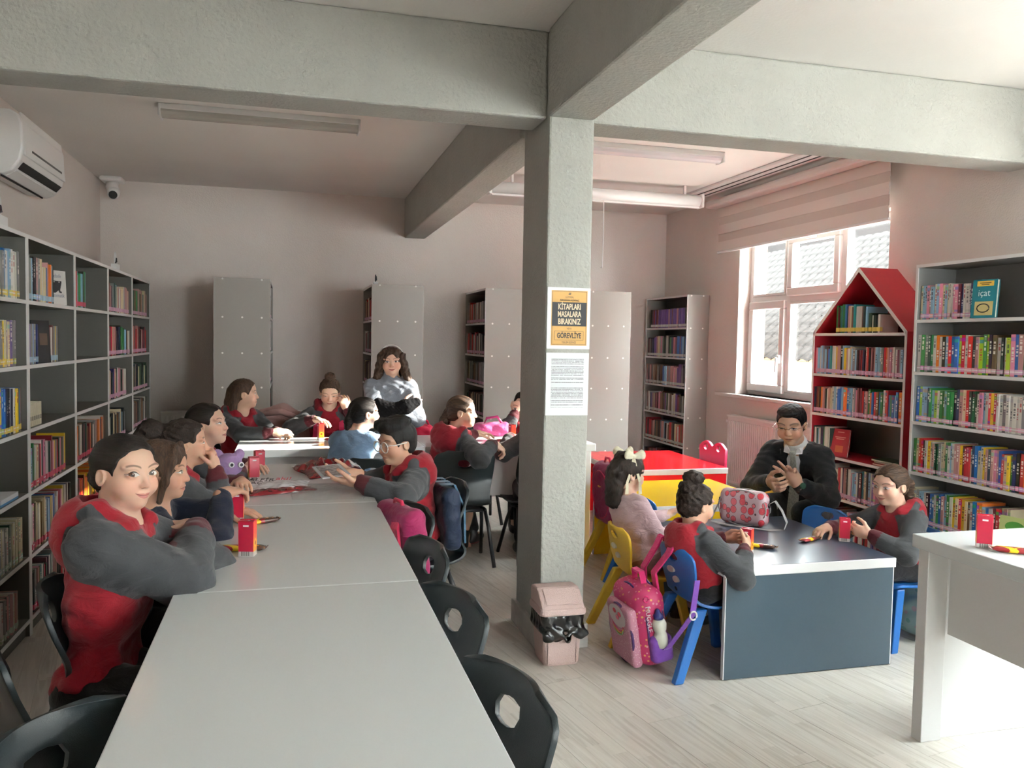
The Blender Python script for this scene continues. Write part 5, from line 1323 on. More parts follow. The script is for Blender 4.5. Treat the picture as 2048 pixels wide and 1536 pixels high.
p6 = person('girl with a topknot looking down, hand above a juice carton, magenta rucksack straps', (.287, 6.25, 1.045), .19, -94, -22, 0, nb=(.282, 6.28, .925), byaw=-92, P=(.28, 6.34, .50), s=1.0,
            arms={'R': ((.165, 6.03, .868), (.02, 6.15, .8), (.75, -.65, -.05), DN, (.3, .4, .3)), 'L': ((.405, 6.17, .925), (.56, 6.2, .75), (-.35, -.1, .95), (-.4, .8, 0), GRIP)},
            hmat='brown_back', hopt=dict(flow='curl', thick=.012, blobs=[(0, -.12, .62, .21, .2, .17)], amp=.011), skin=sk('skin_6', TONE2, LIP, opn=.25, gu=-.03, smile=-.4))
p7 = person('girl in pale blue top seen from behind, dark hair tied low', (.455, 5.2, .982), .195, 14, 4, 0, nb=(.395, 5.19, .862), byaw=48, P=(.30, 5.05, .465), s=1.05,
            arms={'R': ((.60, 5.47, .80), (.7, 5.2, .7), (.4, .9, 0), DN, REL), 'L': ((.36, 5.50, .80), (.32, 5.2, .5), (.6, .8, 0), DN, REL)},
            outfit='lightblue', hood=False, hopt=dict(flow='back', tail=TAIL, amp=.012), skin=sk('skin_7', TONE2, LIP, opn=.3))
p8 = person('standing girl in pale grey fleece with white headband, arms folded round black fluff', (.738, 6.25, 1.278), .203, -96, 0, 3, nb=(.738, 6.275, 1.140), byaw=-95, P=(.738, 6.30, .72), s=1.08,
            arms={'R': ((.80, 6.10, .955), (.50, 6.2, .85), (.9, -.1, .2), (.1, 1, 0), REL), 'L': ((.72, 6.09, .900), (1.05, 6.2, .8), (-.9, -.15, .1), (0, 1, 0), REL)},
            legs={'R': ((.665, 6.28, .40), (.665, 6.30, .07), (0, -1, 0)), 'L': ((.81, 6.28, .40), (.81, 6.30, .07), (0, -1, 0))},
            outfit='greyknit', hood=False, hmat='brown', hopt=dict(ears=False, thick=.012, face=(0, .50, -.17), facer=(.31, .35, .50), locks=downhair(-.74, .17, .43, .16), len=1.0, amp=.016, wave=True), skin=sk('skin_8', TONE2, LIP, smile=.8), shw=.125)
p9 = person('boy with clear round glasses and thick black hair, holding a booklet at table', (.492, 3.95, .955), .20, 206, -8, 0, nb=(.530, 3.99, .822), byaw=192, P=(.62, 4.0, .465), s=1.04,
            arms={'L': ((.300, 3.735, .806), (.45, 3.45, .70), (-.93, .28, .02), (.0, .35, .9), (.25, .35, .25)), 'R': ((.305, 3.985, .806), (.45, 4.2, .7), (-.95, -.22, .02), (0, -.35, .9), (.25, .35, .25))},
            hmat='black', hopt=dict(thick=.006, low=True, face=(0, .48, -.16), blobs=[(0, .05, .44, .37, .43, .20), (-.02, .28, .50, .28, .20, .14), (.05, -.1, .5, .3, .3, .16)], amp=.016, freq=24), skin=sk('skin_9', TONE, LIP2, gl=0, gu=-.02, opn=.8, smile=-.2))
p10 = person('girl in red hoodie twisted round on a chair, arm over its back, long ponytail', (1.085, 5.25, .985), .20, -20, 0, 0, nb=(1.04, 5.265, .855), byaw=35, P=(.975, 5.34, .465), s=1.03,
             arms={'R': ((1.255, 5.10, .795), (1.13, 4.95, .72), (.85, .1, -.5), (-.3, .3, -.9), GRIP), 'L': ((1.25, 5.62, .80), (1.1, 5.6, .7), (.8, .3, 0), DN, REL)},
             legs={'R': ((1.18, 5.36, .43), (1.185, 5.62, .12), (.3, .2, -.9)), 'L': ((1.16, 5.62, .44), (1.25, 5.66, .08), (.6, .8, 0))}, extra=dict(sole='solered'),
             hmat='brown_back', hopt=dict(flow='back', tail=[(0, -.5, -.02, .13), (.0, -.62, -.3, .15), (.02, -.66, -.8, .13), (.05, -.7, -1.3, .08), (.06, -.72, -1.55, .04)], len=1.4, back=.2), skin=sk('skin_10', TONE2, LIP))
p11 = person('child at the back table leaning head on hand, mostly hidden by the pillar', (1.765, 6.2, .955), .20, -120, -10, 0, nb=(1.775, 6.24, .83), byaw=-100, P=(1.78, 6.34, .465), s=1.0,
             arms={'R': ((1.672, 6.11, .905), (1.55, 5.98, .70), (.25, .1, .95), (.5, .6, 0), FIST), 'L': ((1.85, 5.95, .80), (2.0, 6.1, .7), (-.8, -.4, 0), DN, REL)}, hopt=dict(flow='back', blobs=[(0, -.5, .1, .2, .2, .25)]), skin=sk('skin_11', TONE2, LIP), fine=.006, fineh=.005)
p12 = person('child in red seated with back to camera, almost wholly behind the pillar', (1.60, 5.12, .985), .20, 80, 0, 0, nb=(1.585, 5.10, .855), byaw=85, P=(1.56, 5.02, .465), s=1.0,
             arms={'R': ((1.80, 5.48, .80), (1.9, 5.2, .7), (.2, 1, 0), DN, REL), 'L': ((1.46, 5.45, .80), (1.36, 5.2, .7), (.2, 1, 0), DN, REL)}, hopt=dict(flow='back'), skin=sk('skin_12', TONE, LIP), fine=.007, fineh=.005)
p13 = person('small girl in pale pink with long dark hair and cream bows, on yellow chair', (1.665, 3.88, .79), .185, 2, -2, 0, nb=(1.645, 3.855, .668), byaw=10, P=(1.715, 3.79, .372), s=.86,
             arms={'R': ((1.905, 3.80, .535), (1.76, 3.66, .42), (.9, .45, 0), DN, REL), 'L': ((1.95, 4.0, .545), (1.75, 4.1, .45), (.85, .1, .3), (0, -.5, -.8), GRIP)},
             outfit='pink', hood=False, extra=dict(pants='dustpink'), hmat='dark', hopt=dict(ears=False, thick=.01, face=(0, .55, -.17), facer=(.31, .36, .52), blobs=[(0, -.15, .5, .22, .25, .12)], locks=downhair(-.80, .14, .34, .06)[2:], len=1.05, amp=.016, wave=True), skin=sk('skin_13', TONE2, LIP))
p14 = person('small girl in red hoodie with high dark bun, holding a juice carton', (1.782, 3.372, .728), .183, 12, -6, 0, nb=(1.755, 3.345, .612), byaw=12, P=(1.775, 3.325, .372), s=.86,
             arms={'R': ((1.955, 3.245, .548), (1.80, 3.10, .45), (.70, .62, .30), (-.55, .75, 0), GRIP), 'L': ((1.975, 3.455, .545), (1.85, 3.6, .45), (.8, -.5, .1), (-.2, -.8, -.2), GRIP)},
             hmat='curly', hopt=dict(flow='curl', thick=.01, blobs=[(-.02, -.2, .66, .26, .27, .17), (-.05, -.42, .42, .22, .2, .16)], amp=.012), skin=sk('skin_14', TONE, LIP))
p15 = person('small girl with brown ponytail in red and grey hoodie right of the blue table', (2.875, 3.445, .772), .19, 192, -8, 0, nb=(2.925, 3.445, .648), byaw=188, P=(2.965, 3.44, .372), s=.88,
             arms={'L': ((2.715, 3.375, .548), (2.85, 3.2, .45), (-.70, .62, .18), (.2, .6, .1), GRIP), 'R': ((2.625, 3.575, .542), (2.8, 3.7, .48), (-.9, -.3, -.1), DN, (.5, .6, .4))},
             hmat='brown_back', hopt=dict(flow='back', tail=[(.02, -.46, .12, .12), (.05, -.6, -.1, .17), (.06, -.6, -.42, .13), (.06, -.55, -.55, .06)], face=(0, .48, -.13)), skin=sk('skin_15', TONE2, LIP, smile=.7, gu=-.02))
p16 = person('man in black suit and pale tie, rimless glasses, seated low and gesturing', (2.945, 4.40, .975), .232, 222, -14, 3, nb=(3.035, 4.475, .830), byaw=222, P=(3.22, 4.66, .40), s=1.27,
             arms={'R': ((2.735, 4.275, .655), (2.75, 4.65, .50), (-.35, -.85, -.1), (.6, -.3, .2), (.8, 1.0, .6)), 'L': ((2.835, 4.155, .652), (3.15, 4.15, .45), (-.55, -.05, .75), (-.5, -.6, -.3), [(.15, .2, .1), (.1, .15, .1), (.35, .4, .3), (.6, .6, .4)], dict(spread=.28, thumb=(.9, .1)))},
             legs={'R': ((2.80, 4.46, .47), (2.98, 4.50, .07), (-.8, -.6, 0)), 'L': ((2.92, 4.20, .47), (3.02, 4.30, .07), (-.7, -.7, 0))},
             outfit='suit', hood=False, hmat='black', adult=True, hopt=dict(thick=0, face=(0, .48, -.13), blobs=[(.03, .1, .40, .33, .38, .14)], amp=.006), skin=sk('skin_16', (.46, .27, .19), (.34, .13, .10), opn=.35, gu=-.02, adult=True, brow=(.012, .008, .006)), extra=dict(pants='suit'))
# ------------------------------------------------------------------ things worn
def ring_pts(c, a, b_, ra, rb, n=24, p0=0, p1=2*math.pi): return [c+a*(ra*math.cos(p0+(p1-p0)*k/n))+b_*(rb*math.sin(p0+(p1-p0)*k/n)) for k in range(n+1)]
def glasses(p, mtl, r=.115, thin=.0016, lens=True, bridge_only=False):
    hs_, l, f, u = p['hs'], p['l'], p['f'], p['u']; g = MB()
    for q in (-1, 1):
        c = p['hp'](q*.165, .43, -.02)
        if not bridge_only: g.tube(ring_pts(c, l*hs_, u*hs_, r, r*.9), thin, 6)
        g.tube([p['hp'](q*.275, .42, .03), p['hp'](q*.40, .30, .03), p['hp'](q*.40, -.05, .03)], thin, 6)
    g.tube([p['hp'](-.055, .43, 0), p['hp'](0, .46, .02), p['hp'](.055, .43, 0)], thin, 6)
    if bridge_only:
        for q in (-1, 1): g.tube(ring_pts(p['hp'](q*.165, .43, -.02), l*hs_, u*hs_, r, r*.62, 24, .1, math.pi-.1), thin, 6)
    go = g.build('glasses', mtl, p['root'], smooth=True)
    if lens:
        for q in (-1, 1):
            c = p['hp'](q*.165, .43, -.02)
            e = MB(); e.face(ring_pts(c, l*hs_, u*hs_, r*.97, r*(.87 if not bridge_only else .62))[:-1]); e.build('lens', M['glass'], go)
glasses(p9, mat('clear_acetate', (.82, .80, .78), .15), .14, .0028)
glasses(p16, mat('gold_wire', (.25, .2, .12), .25, metal=.8), .12, .0012, True, True)
def chain_obj(p, pts, rads, mtl, name, n=10, flat=1.0): return MB().tube([tuple(q) for q in pts], rads, n, flat).build(name, mtl, p['root'], smooth=True)
hw = mat('white_headband', (.82, .82, .80), .4)
chain_obj(p8, [p8['hp'](.44*math.cos(a), -.02-.10*math.sin(a), .16+.45*math.sin(a)) for a in [math.pi*k/16 for k in range(17)]], .0065, hw, 'headband', 8)
# tie, watch
nb, sp_, bf_, bl_ = p16['nb'], p16['sp'], p16['bf'], p16['bl']
tie = mat('pale_tie', (.38, .39, .34), .6, bump=.4, bscale=180, var=.25, vscale=140)
def flat_strip(pts, ws, side, nrm, th): 
    mb = MB(); rg = []
    for p_, w_ in zip(pts, ws): rg.append([p_+side*w_-nrm*th, p_+side*w_+nrm*th, p_-side*w_+nrm*th, p_-side*w_-nrm*th])
    return mb.loft(rg)
kn_ = nb+bf_*.082+sp_*.012
flat_strip([kn_+sp_*.012, kn_-sp_*.012+bf_*.004, kn_-sp_*.03+bf_*.008], [.017, .020, .013], bl_, bf_, .009).build('tie_knot', tie, p16['root'], bevel=.004)
flat_strip([kn_-sp_*.025+bf_*.004, nb-sp_*.12+bf_*.104, nb-sp_*.24+bf_*.116, nb-sp_*.24+bf_*.15-V3(0, 0, .10), nb-sp_*.24+bf_*.15-V3(0, 0, .24)], [.014, .024, .030, .033, .036], bl_, bf_, .003).build('tie', tie, p16['root'])
for q in (-1, 1):
    c0 = nb+sp_*.042+bl_*q*.052+bf_*.03
    MB().loft([[c0, c0+bf_*.03-bl_*q*.02, c0+bf_*.052-bl_*q*.045-sp_*.035, c0-sp_*.03+bf_*.045], [c0+bl_*q*.006, c0+bf_*.034-bl_*q*.018, c0+bf_*.060-bl_*q*.043-sp_*.037, c0-sp_*.032+bf_*.05+bl_*q*.004]]).build('shirt_collar', K['shirt'], p16['root'])
    # lapels
    a = [nb+sp_*.01+bl_*q*.078+bf_*.055, nb-sp_*.10+bl_*q*.070+bf_*.118, nb-sp_*.22+bl_*q*.040+bf_*.136, nb-sp_*.31+bl_*q*.008+bf_*.140]
    b_ = [nb+sp_*.0+bl_*q*.105+bf_*.035, nb-sp_*.10+bl_*q*.112+bf_*.095, nb-sp_*.20+bl_*q*.075+bf_*.124, nb-sp_*.31+bl_*q*.014+bf_*.138]
    mb = MB(); mb.loft([[p_, q2, q2+bf_*.006, p_+bf_*.006] for p_, q2 in zip(a, b_)]); mb.build('lapel', K['suit'], p16['root'])
E_, W_ = p16['A']['L'][0], p16['A']['L'][1]; fd_ = unit(W_-E_); sd_ = unit(np.cross(fd_, V3(0, 0, 1))); ud_ = np.cross(sd_, fd_)
MB().tube(ring_pts(W_-fd_*.006, sd_, ud_, .033, .030), .006, 8).build('watch_strap', mat('watch_steel', (.4, .4, .42), .3, metal=.8), p16['root'], smooth=True)
w0 = W_-fd_*.006-sd_*.034
MB().cyl(w0+sd_*.002, w0-sd_*.008, .018, 16).build('watch_face', mat('watch_dial', (.05, .12, .08), .2), p16['root'])
# school crest printed on two hoodies
for p, off in ((p5, .03), (p6, .045)):
    c = p['nb']-p['sp']*.17+p['bf']*.094+p['bl']*off
    MB().tube(ring_pts(c, p['bl'], p['sp'], .018, .018, 18), .0022, 6).build('chest_badge', mat('badge_white', (.6, .45, .47), .6), p['root'])
# bows
cream = cloth_mat('cream_satin', (.72, .67, .50), .5)
for q in (-1, 1):
    c = p13['hp'](q*.30, -.02, .50); l, f, u = p13['l']*.185, p13['f']*.185, p13['u']*.185
    t = MB()
    bow = Field(c-.09, c+.09, .0042)
    for s_ in (-1, 1):
        ax = unit(f*s_*.8+u*.25+l*q*.25); nn = unit(np.cross(ax, u)); 
        bow.ell(c+ax*.030, (.030, .010, .021), np.array([ax, nn, np.cross(ax, nn)]), k=.006)
        bow.ell(c+ax*.045, (.014, .013, .026), np.array([ax, nn, np.cross(ax, nn)]), k=.008)
    bow.ell(c, (.011, .012, .012), k=.004)
    v, qd = bow.mesh(); bo = mesh_obj('hair_bow', v, qd, cream, p13['root'])
    for s_ in (-1, 1):
        e = unit(f*s_*.2-u+l*q*.12)
        flat_strip([c, c+e*.06+l*q*.03, c+e*.13+f*s_*.05, c+e*.19], [.006, .0075, .007, .009], unit(f), unit(l), .001).build('ribbon_tail', cream, bo)
# ------------------------------------------------------------------ waste bin by the pillar
bn = thing('waste_bin', 'pale pink plastic swing-top bin with black liner by the pillar', 'bin', (1.19, 3.535, 0))
def rrect(cx, cy, hx_, hy_, z, r=.025, n=5):
    P = []
    for k, (sx, sy) in enumerate(((1, 1), (-1, 1), (-1, -1), (1, -1))):
        for i in range(n):
            a = math.pi/2*(k+i/(n-1)); P.append((cx+sx*(hx_-r)+r*math.cos(a), cy+sy*(hy_-r)+r*math.sin(a), z))
    return P
bc = (1.185, 3.54)
MB().loft([rrect(*bc, .080, .078, .0), rrect(*bc, .084, .082, .012), rrect(*bc, .098, .093, .24)]).build('bucket', M['bin'], bn, smooth=False)
for q in (-1, 1): MB().box(bc[0]+q*.066-.003, bc[0]+q*.066+.003, bc[1]-.0905, bc[1]-.080, .012, .12).build('moulded_rib', M['bin'], bn)
LN = Field(V3(1.06, 3.42, .10), V3(1.31, 3.66, .27), .004)
LN.rbox((bc[0], bc[1], .195), (.104, .100, .055), .03)
for k in range(4):
    a = k*1.6; LN.ell((bc[0]+.09*math.cos(a*1.7), bc[1]-.10+.006*math.sin(a*3), .145+.012*math.sin(a*2.3)), (.022, .012, .022), k=.015)
LN.ell((bc[0]+.02, bc[1]-.108, .135), (.018, .014, .022), k=.01); LN.ell((bc[0]-.045, bc[1]-.10, .15), (.05, .012, .03), k=.01)
LN.disp(lambda x, y, z: .0035*np.sin(x*95+z*50+1.5*np.sin(z*40))+.002*np.sin(y*150-z*110+x*40))
v, q = LN.mesh(); mesh_obj('bin_liner', v, q, M['binbag'], bn)
MB().loft([rrect(*bc, .108, .104, .232, .03), rrect(*bc, .110, .106, .240, .03), rrect(*bc, .108, .104, .258, .03), rrect(*bc, .102, .098, .262, .03)]).build('rim', M['bin'], bn, bevel=.003)
x0, x1 = bc[0]-.100, bc[0]+.100; yf_, ybk = bc[1]-.096, bc[1]+.096
prof = [(yf_, .258), (yf_+.012, .272), (yf_+.075, .325), (yf_+.10, .334), (ybk-.012, .330), (ybk, .318), (ybk, .258)]
MB().loft([[(x0+.0, y, .258+(z-.258)*.97) for y, z in prof], [(x0+.012, y, z) for y, z in prof], [(x1-.012, y, z) for y, z in prof], [(x1, y, .258+(z-.258)*.97) for y, z in prof]]).build('lid', M['bin'], bn, bevel=.006)
MB().quadbox([(x0+.022, yf_+.012, .277), (x1-.022, yf_+.012, .277), (x1-.022, yf_+.078, .332), (x0+.022, yf_+.078, .332), (x0+.022, yf_+.010, .281), (x1-.022, yf_+.010, .281), (x1-.022, yf_+.076, .336), (x0+.022, yf_+.076, .336)]).build('flap', M['bin'], bn, bevel=.002)
# ------------------------------------------------------------------ juice cartons and chocolate bars
def carton_mat():
    m = mat('juice_carton_print', (.6, .01, .04), .3, .5, coat=.2); nt, b = shader(m); x, y, z = sep(coord('Object'))
    side = x.gt(.0235)+x.lt(-.0235)
    grad = z.sm(.015, .085)
    orange = mixc(grad, (.80, .30, .03), (.66, .05, .03))
    pc = (y*y+(z-.042)*(z-.042)); orange = mixc(pc.lt(.014**2), orange, (.85, .42, .02)); orange = mixc(pc.lt(.007**2), orange, (.35, .06, .01))
    c = mixc(side, (.36, .007, .035), orange)
    bar = band(z, 0, .017); c = mixc(bar, c, (.55, .52, .50))
    st = ((x*2100).sin()+(x*900).sin()*.7).gt(.1)*band(x, -.016, .012)*(1-side)
    c = mixc(bar*st*band(z, .003, .017), c, (.03, .03, .03))
    link(c, b.inputs['Base Color']); return m
M['carton'] = carton_mat(); M['cartontop'] = mat('juice_carton_top', (.36, .008, .03), .3)
cdir = {}
def carton(label, loc, rz):
    t = thing('juice_carton', label, 'juice carton', loc, 'red juice cartons')
    w_, d__, h_ = .0245, .0185, .112
    o = MB().box(-w_, w_, -d__, d__, 0, h_).build('box', M['carton'], None, bevel=.002); o.parent = t
    o = MB().box(-w_, w_, -d__, d__, h_, h_+.003).build('top', M['cartontop'], None, bevel=.001); o.parent = t
    o = MB().box(-w_+.001, w_-.001, -.001, .001, h_+.003, h_+.006).build('top_seam', M['cartontop'], None); o.parent = t
    o = MB().cyl((.008, -.012, h_+.0025), (.008, -.012, h_+.0038), .004, 10).build('straw_seal', M['pvc'], None); o.parent = t
    o = MB().box(-.009, .009, -d__-.0004, -d__, h_-.016, h_-.010).build('printed_mark', M['pvc'], None, bevel=.002); o.parent = t
    st = MB(); st.cyl((-.018, d__+.003, .02), (-.006, d__+.003, .10), .0022, 8); o = st.build('straw', M['pvc'], None); o.parent = t
    t.rotation_euler.z = math.radians(rz); return t
carton('red juice carton standing before the girl with folded arms', (-.128, 2.74, .7505), -14)
carton('red juice carton under the hand of the girl in navy', (-.190, 3.262, .7505), -2)
carton('farther of the two red juice cartons by the plush toy', (-.150, 4.42, .7505), 18)
carton('nearer of two red juice cartons by the plush toy', (-.168, 4.19, .7505), 14)
carton('orange sided juice carton under the hand of the girl with topknot', (.205, 5.79, .7505), -78)
carton('red juice carton standing on the white desk at the right edge', (2.335, 2.325, .7625), -38)
carton('orange sided juice carton on the back table, against the pillar edge', (1.512, 5.60, .7505), -80)
carton('red juice carton held by the small girl with the high bun', (2.030, 3.345, .4985), -50)
carton('red juice carton held by the small girl with ponytail', (2.635, 3.462, .4985), -30)
def wrap_mat():
    m = mat('chocolate_wrapper', (.16, .02, .02), .28, .5, coat=.3); nt, b = shader(m); x, y, z = sep(coord('Object'))
    w_ = (x*42).sin()*.006+y
    sw = (band(x+y*1.4, -.052, -.026)+band(x-y*.8, .0, .007)).mn(1)
    c = mixc(sw, mixc(x.gt(.018), (.24, .012, .018), (.05, .018, .012)), (.80, .55, .02))
    tx = ((x*620).sin()+(x*260).sin()).gt(.2)*band(y, -.011, -.005)*x.gt(.02); c = mixc(tx, c, (.8, .35, .05))
    c = mixc(band(x, .03, .042)*band(y, -.002, .012), c, (.75, .72, .7)); link(c, b.inputs['Base Color']); return m
M['wrap'] = wrap_mat()
def choc(label, loc, rz, k=1.0, open_=False):
    t = thing('chocolate_bar', label, 'chocolate bar', loc, 'wrapped chocolate bars')
    rings = []; n = 10
    for i, (x, hw, hh) in enumerate([(-.080, .021, .0012), (-.074, .0205, .0014), (-.068, .019, .004), (-.060, .0205, .0085), (-.02, .021, .0095), (.03, .021, .0095), (.060, .0205, .0085), (.068, .019, .004), (.074, .0205, .0014), (.080, .021, .0012)]):
        rings.append([(x, hw*math.copysign(abs(math.cos(a))**.7, math.cos(a)), .0105+hh*math.copysign(abs(math.sin(a))**.7, math.sin(a))+(.002*math.sin(a*3+i) if abs(x) > .065 else 0)) for a in [2*math.pi*j/n for j in range(n)]])
    o = MB().loft(rings[1:-1]).build('wrapper', M['wrap'], None, smooth=True); o.parent = t
    for s_ in (0, -1):
        x0_ = rings[s_][0][0]; q = -1 if x0_ < 0 else 1; z_ = MB(); pts = 7
        z_.loft([[(x0_-q*.006, -.017+.034*j/pts, .0078) for j in range(pts+1)]+[(x0_-q*.006, .017-.034*j/pts, .0092) for j in range(pts+1)], [(x0_+q*(.002+.002*(j % 2)), -.0175+.035*j/pts, .0098+.004) for j in range(pts+1)]+[(x0_+q*(.002+.002*(j % 2)), .0175-.035*j/pts, .0108+.004) for j in range(pts+1)]])
        o = z_.build('crimped_end', M['wrap'], None); o.parent = t
    t.rotation_euler.z = math.radians(rz); t.scale = (k, k, k); return t
choc('chocolate bar lying behind the front juice carton', (-.150, 2.805, .750), -8)
choc('chocolate bar lying by the carton of the girl in navy', (-.112, 3.205, .750), 26)
choc('chocolate bar on the white desk at the right edge of the photo', (2.385, 2.235, .762), -38)
choc('chocolate bar before the small girl with the high bun', (2.145, 3.425, .498), -38)
choc('chocolate bar at the fingers of the ponytail girl on the blue table', (2.47, 3.50, .498), 22, .9)
choc('chocolate bar on the back table beside the topknot girl carton', (.30, 5.74, .750), 8)
choc('chocolate bar on the back table by the pillar', (1.455, 5.55, .750), 4)
# ------------------------------------------------------------------ plastic bags, film and booklet on the long table
def crumple(name, mtl, x0, x1, y0, y1, z, h, rz, seed, parent, nx=34, ny=26, fr=9, edge=.15):
    r2 = random.Random(seed); W = [(r2.uniform(-fr, fr), r2.uniform(-fr, fr), r2.random()*6) for _ in range(9)]
    vs = []; fs = []; ca, sa = math.cos(rz), math.sin(rz); cx, cy = (x0+x1)/2, (y0+y1)/2
    for j in range(ny+1):
        for i in range(nx+1):
            a, b_ = i/nx, j/ny; e = min(1, min(a, 1-a, b_, 1-b_)/edge)
            hgt = sum(abs(math.sin(p*a*2+q*b_*2+s_)) for p, q, s_ in W)/9
            hgt = (hgt*1.5-.55); zz_ = max(.0012, h*(max(0, hgt))*(e**.6)*1.3+h*.35*e*(1-(2*b_-1)**2))
            px, py = (a-.5)*(x1-x0)*(1+.05*math.sin(b_*9+seed)), (b_-.5)*(y1-y0)*(1+.06*math.sin(a*8+seed))
            vs.append((cx+px*ca-py*sa, cy+px*sa+py*ca, z+zz_))
    for j in range(ny):
        for i in range(nx): k = j*(nx+1)+i; fs.append((k, k+1, k+nx+2, k+nx+1))
    mb = MB(); mb.v = vs; mb.f = fs; mb.mi = [0]*len(fs); mb.cols = [None]*len(fs)
    o = mb.build(name, mtl, parent, smooth=True); md = o.modifiers.new('solid', 'SOLIDIFY'); md.thickness = .0008; md.offset = 1
    return o
film = mat('clear_film', (.9, .9, .9), .08, .6, alpha=.16)
bgp = mat('white_bag_film', (.74, .74, .76), .22, .5, coat=.3); bgr = mat('dark_red_bag_film', (.17, .008, .014), .2, .5, coat=.4); bgw = mat('bag_red_print', (.55, .02, .05), .3)
pb = thing('plastic_bag', 'white plastic bag with red and black lettering lying on the long table', 'bag', (-.05, 3.95, .75))
crumple('bag_panel', bgp, -.205, .075, 3.83, 4.15, .752, .022, -.22, 3, pb, edge=.25)
crumple('red_edge', bgr, -.19, .12, 3.80, 3.90, .751, .016, .38, 5, pb, ny=10)
for s_, sz, m_, x_, y_, z_ in (('ALFİR', .045, ink, -.125, 4.0, .783), ('AÇ', .04, ink, -.145, 3.94, .779), ('aki!', .052, bgw, -.025, 4.02, .783)):
    text(s_, sz, m_, 'lettering', pb, (x_, y_, z_), (math.radians(14), 0, -.22-1.0*0), .0003)
fm = thing('clear_wrap', 'crumpled sheet of clear film in front of the boy', 'film', (.2, 3.8, .75))
crumple('film_sheet', film, .02, .34, 3.62, 4.02, .751, .014, -.1, 11, fm)
rb_ = thing('plastic_bag', 'dark red crumpled plastic bag near the far end of the long table', 'bag', (.25, 4.4, .75))
crumple('bag_panel', bgr, .05, .36, 4.22, 4.60, .751, .055, .25, 8, rb_, edge=.3); crumple('white_corner', bgp, .16, .35, 4.48, 4.68, .75, .03, .3, 9, rb_)
bk2 = thing('booklet', 'thin silvery booklet in the hands of the boy with glasses', 'booklet', (.185, 3.86, .838))
o = MB().box(-.10, .10, -.065, .065, 0, .004).build('cover', mat('booklet_silver', (.55, .56, .6), .3), None, bevel=.001); o.parent = bk2
o = MB().box(-.085, .085, -.05, .05, .004, .0045).build('printed_panel', mat('booklet_print', (.30, .27, .27), .4, var=.6, vscale=60), None); o.parent = bk2
o = MB().box(-.098, .098, -.063, .063, -.003, 0).build('page_block', M['paper'], None); o.parent = bk2
bk2.rotation_euler = (math.radians(4), math.radians(6), math.radians(-78))
# lilac plush
pl = thing('plush_toy', 'lilac plush toy with black eyes under the chin of a girl', 'plush toy', (-.285, 4.22, .75))
lil = cloth_mat('lilac_plush', (.42, .27, .52)); Z = Field(V3(-.42, 4.08, .72), V3(-.15, 4.36, .93), .0055)
pc = V3(-.285, 4.20, .825); Z.ell(pc, (.065, .06, .058), k=.02); Z.ell(pc+V3(-.01, .02, -.045), (.075, .07, .04), k=.02)
for q in (-1, 1): Z.ell(pc+V3(q*.05, .01, .052), (.024, .016, .026), k=.012)
Z.disp(lambda x, y, z: .0022*np.sin(x*300)*np.sin(y*310)*np.sin(z*290))
v, q = Z.mesh(); mesh_obj('body', v, q, lil, pl)
for q in (-1, 1):
    c = pc+V3(.035+q*.022, -.048, .008)
    e = MB(); e.cyl(c, c+V3(.006, -.012, .001), .0135, 14); e.build('eye', M['pvc'], pl); e = MB(); e.cyl(c+V3(.006, -.012, .001), c+V3(.007, -.0135, .001), .008, 12); e.build('pupil', ink, pl)
# ------------------------------------------------------------------ bags
def soft(name, label, cat, c, half, rad, rz, tilt, mtl, group=None, wob=.004, res=.006, bulge=0):
    c = V3(*c); a = math.radians(rz); b_ = math.radians(tilt)
    R = Matrix.Rotation(a, 3, 'Z') @ Matrix.Rotation(b_, 3, 'Y'); fr = np.array([list(R.col[i]) for i in range(3)])
    t = thing(name, label, cat, (c[0], c[1], c[2]-half[2]), group)
    e = sum(np.abs(fr[i])*half[i] for i in range(3))
    Z = Field(c-e-.05, c+e+.05, res); Z.rbox(c, half, rad, fr)
    if bulge: Z.ell(c+fr[0]*bulge*half[0]-fr[2]*half[2]*.25, (half[0]*.75, half[1]*.82, half[2]*.6), fr, k=.03)
    Z.disp(lambda x, y, z: wob*np.sin(x*55+2*np.sin(z*24))*np.sin(z*47+y*33))
    v, q = Z.mesh(); mesh_obj('body', v, q, mtl, t); return t, c, fr
mag = cloth_mat('magenta_nylon', (.25, .010, .075), .6); rasp = cloth_mat('raspberry_nylon', (.46, .018, .07), .6); magd = cloth_mat('dark_magenta', (.12, .008, .045), .6)
t, c, fr = soft('backpack', 'magenta backpack with raspberry straps hung on a chair right of the table', 'backpack', (.450, 3.345, .580), (.055, .17, .20), .05, 197, 6, mag)
for q in (-1, 1):
    pts = [c+fr[0]*.03+fr[1]*q*.06+fr[2]*.185, c+fr[0]*.062+fr[1]*q*.085+fr[2]*.13, c+fr[0]*.068+fr[1]*q*.10-fr[2]*.02, c+fr[0]*.060+fr[1]*q*.125-fr[2]*.15]
    flat_strip(pts, [.03, .034, .034, .02], fr[1], fr[0], .006).build('shoulder_strap', rasp, t, bevel=.003)
MB().tube([tuple(c+fr[1]*(-.05)+fr[2]*.18), tuple(c+fr[1]*(-.03)+fr[2]*.215), tuple(c+fr[1]*.03+fr[2]*.215), tuple(c+fr[1]*.05+fr[2]*.18)], .009, 8).build('grab_handle', rasp, t, smooth=True)
MB().tube([tuple(p_) for p_ in ring_pts(c, fr[1], fr[2], .150, .172, 28)], .006, 6).build('piping', rasp, t, smooth=True)
blu = cloth_mat('navy_nylon', (.012, .022, .05), .5); blu2 = cloth_mat('steel_blue_nylon', (.07, .16, .25), .5)
t, c, fr = soft('backpack', 'navy and blue backpack hung between the boy and his chair back', 'backpack', (.735, 3.93, .60), (.045, .14, .15), .04, 186, 4, blu)
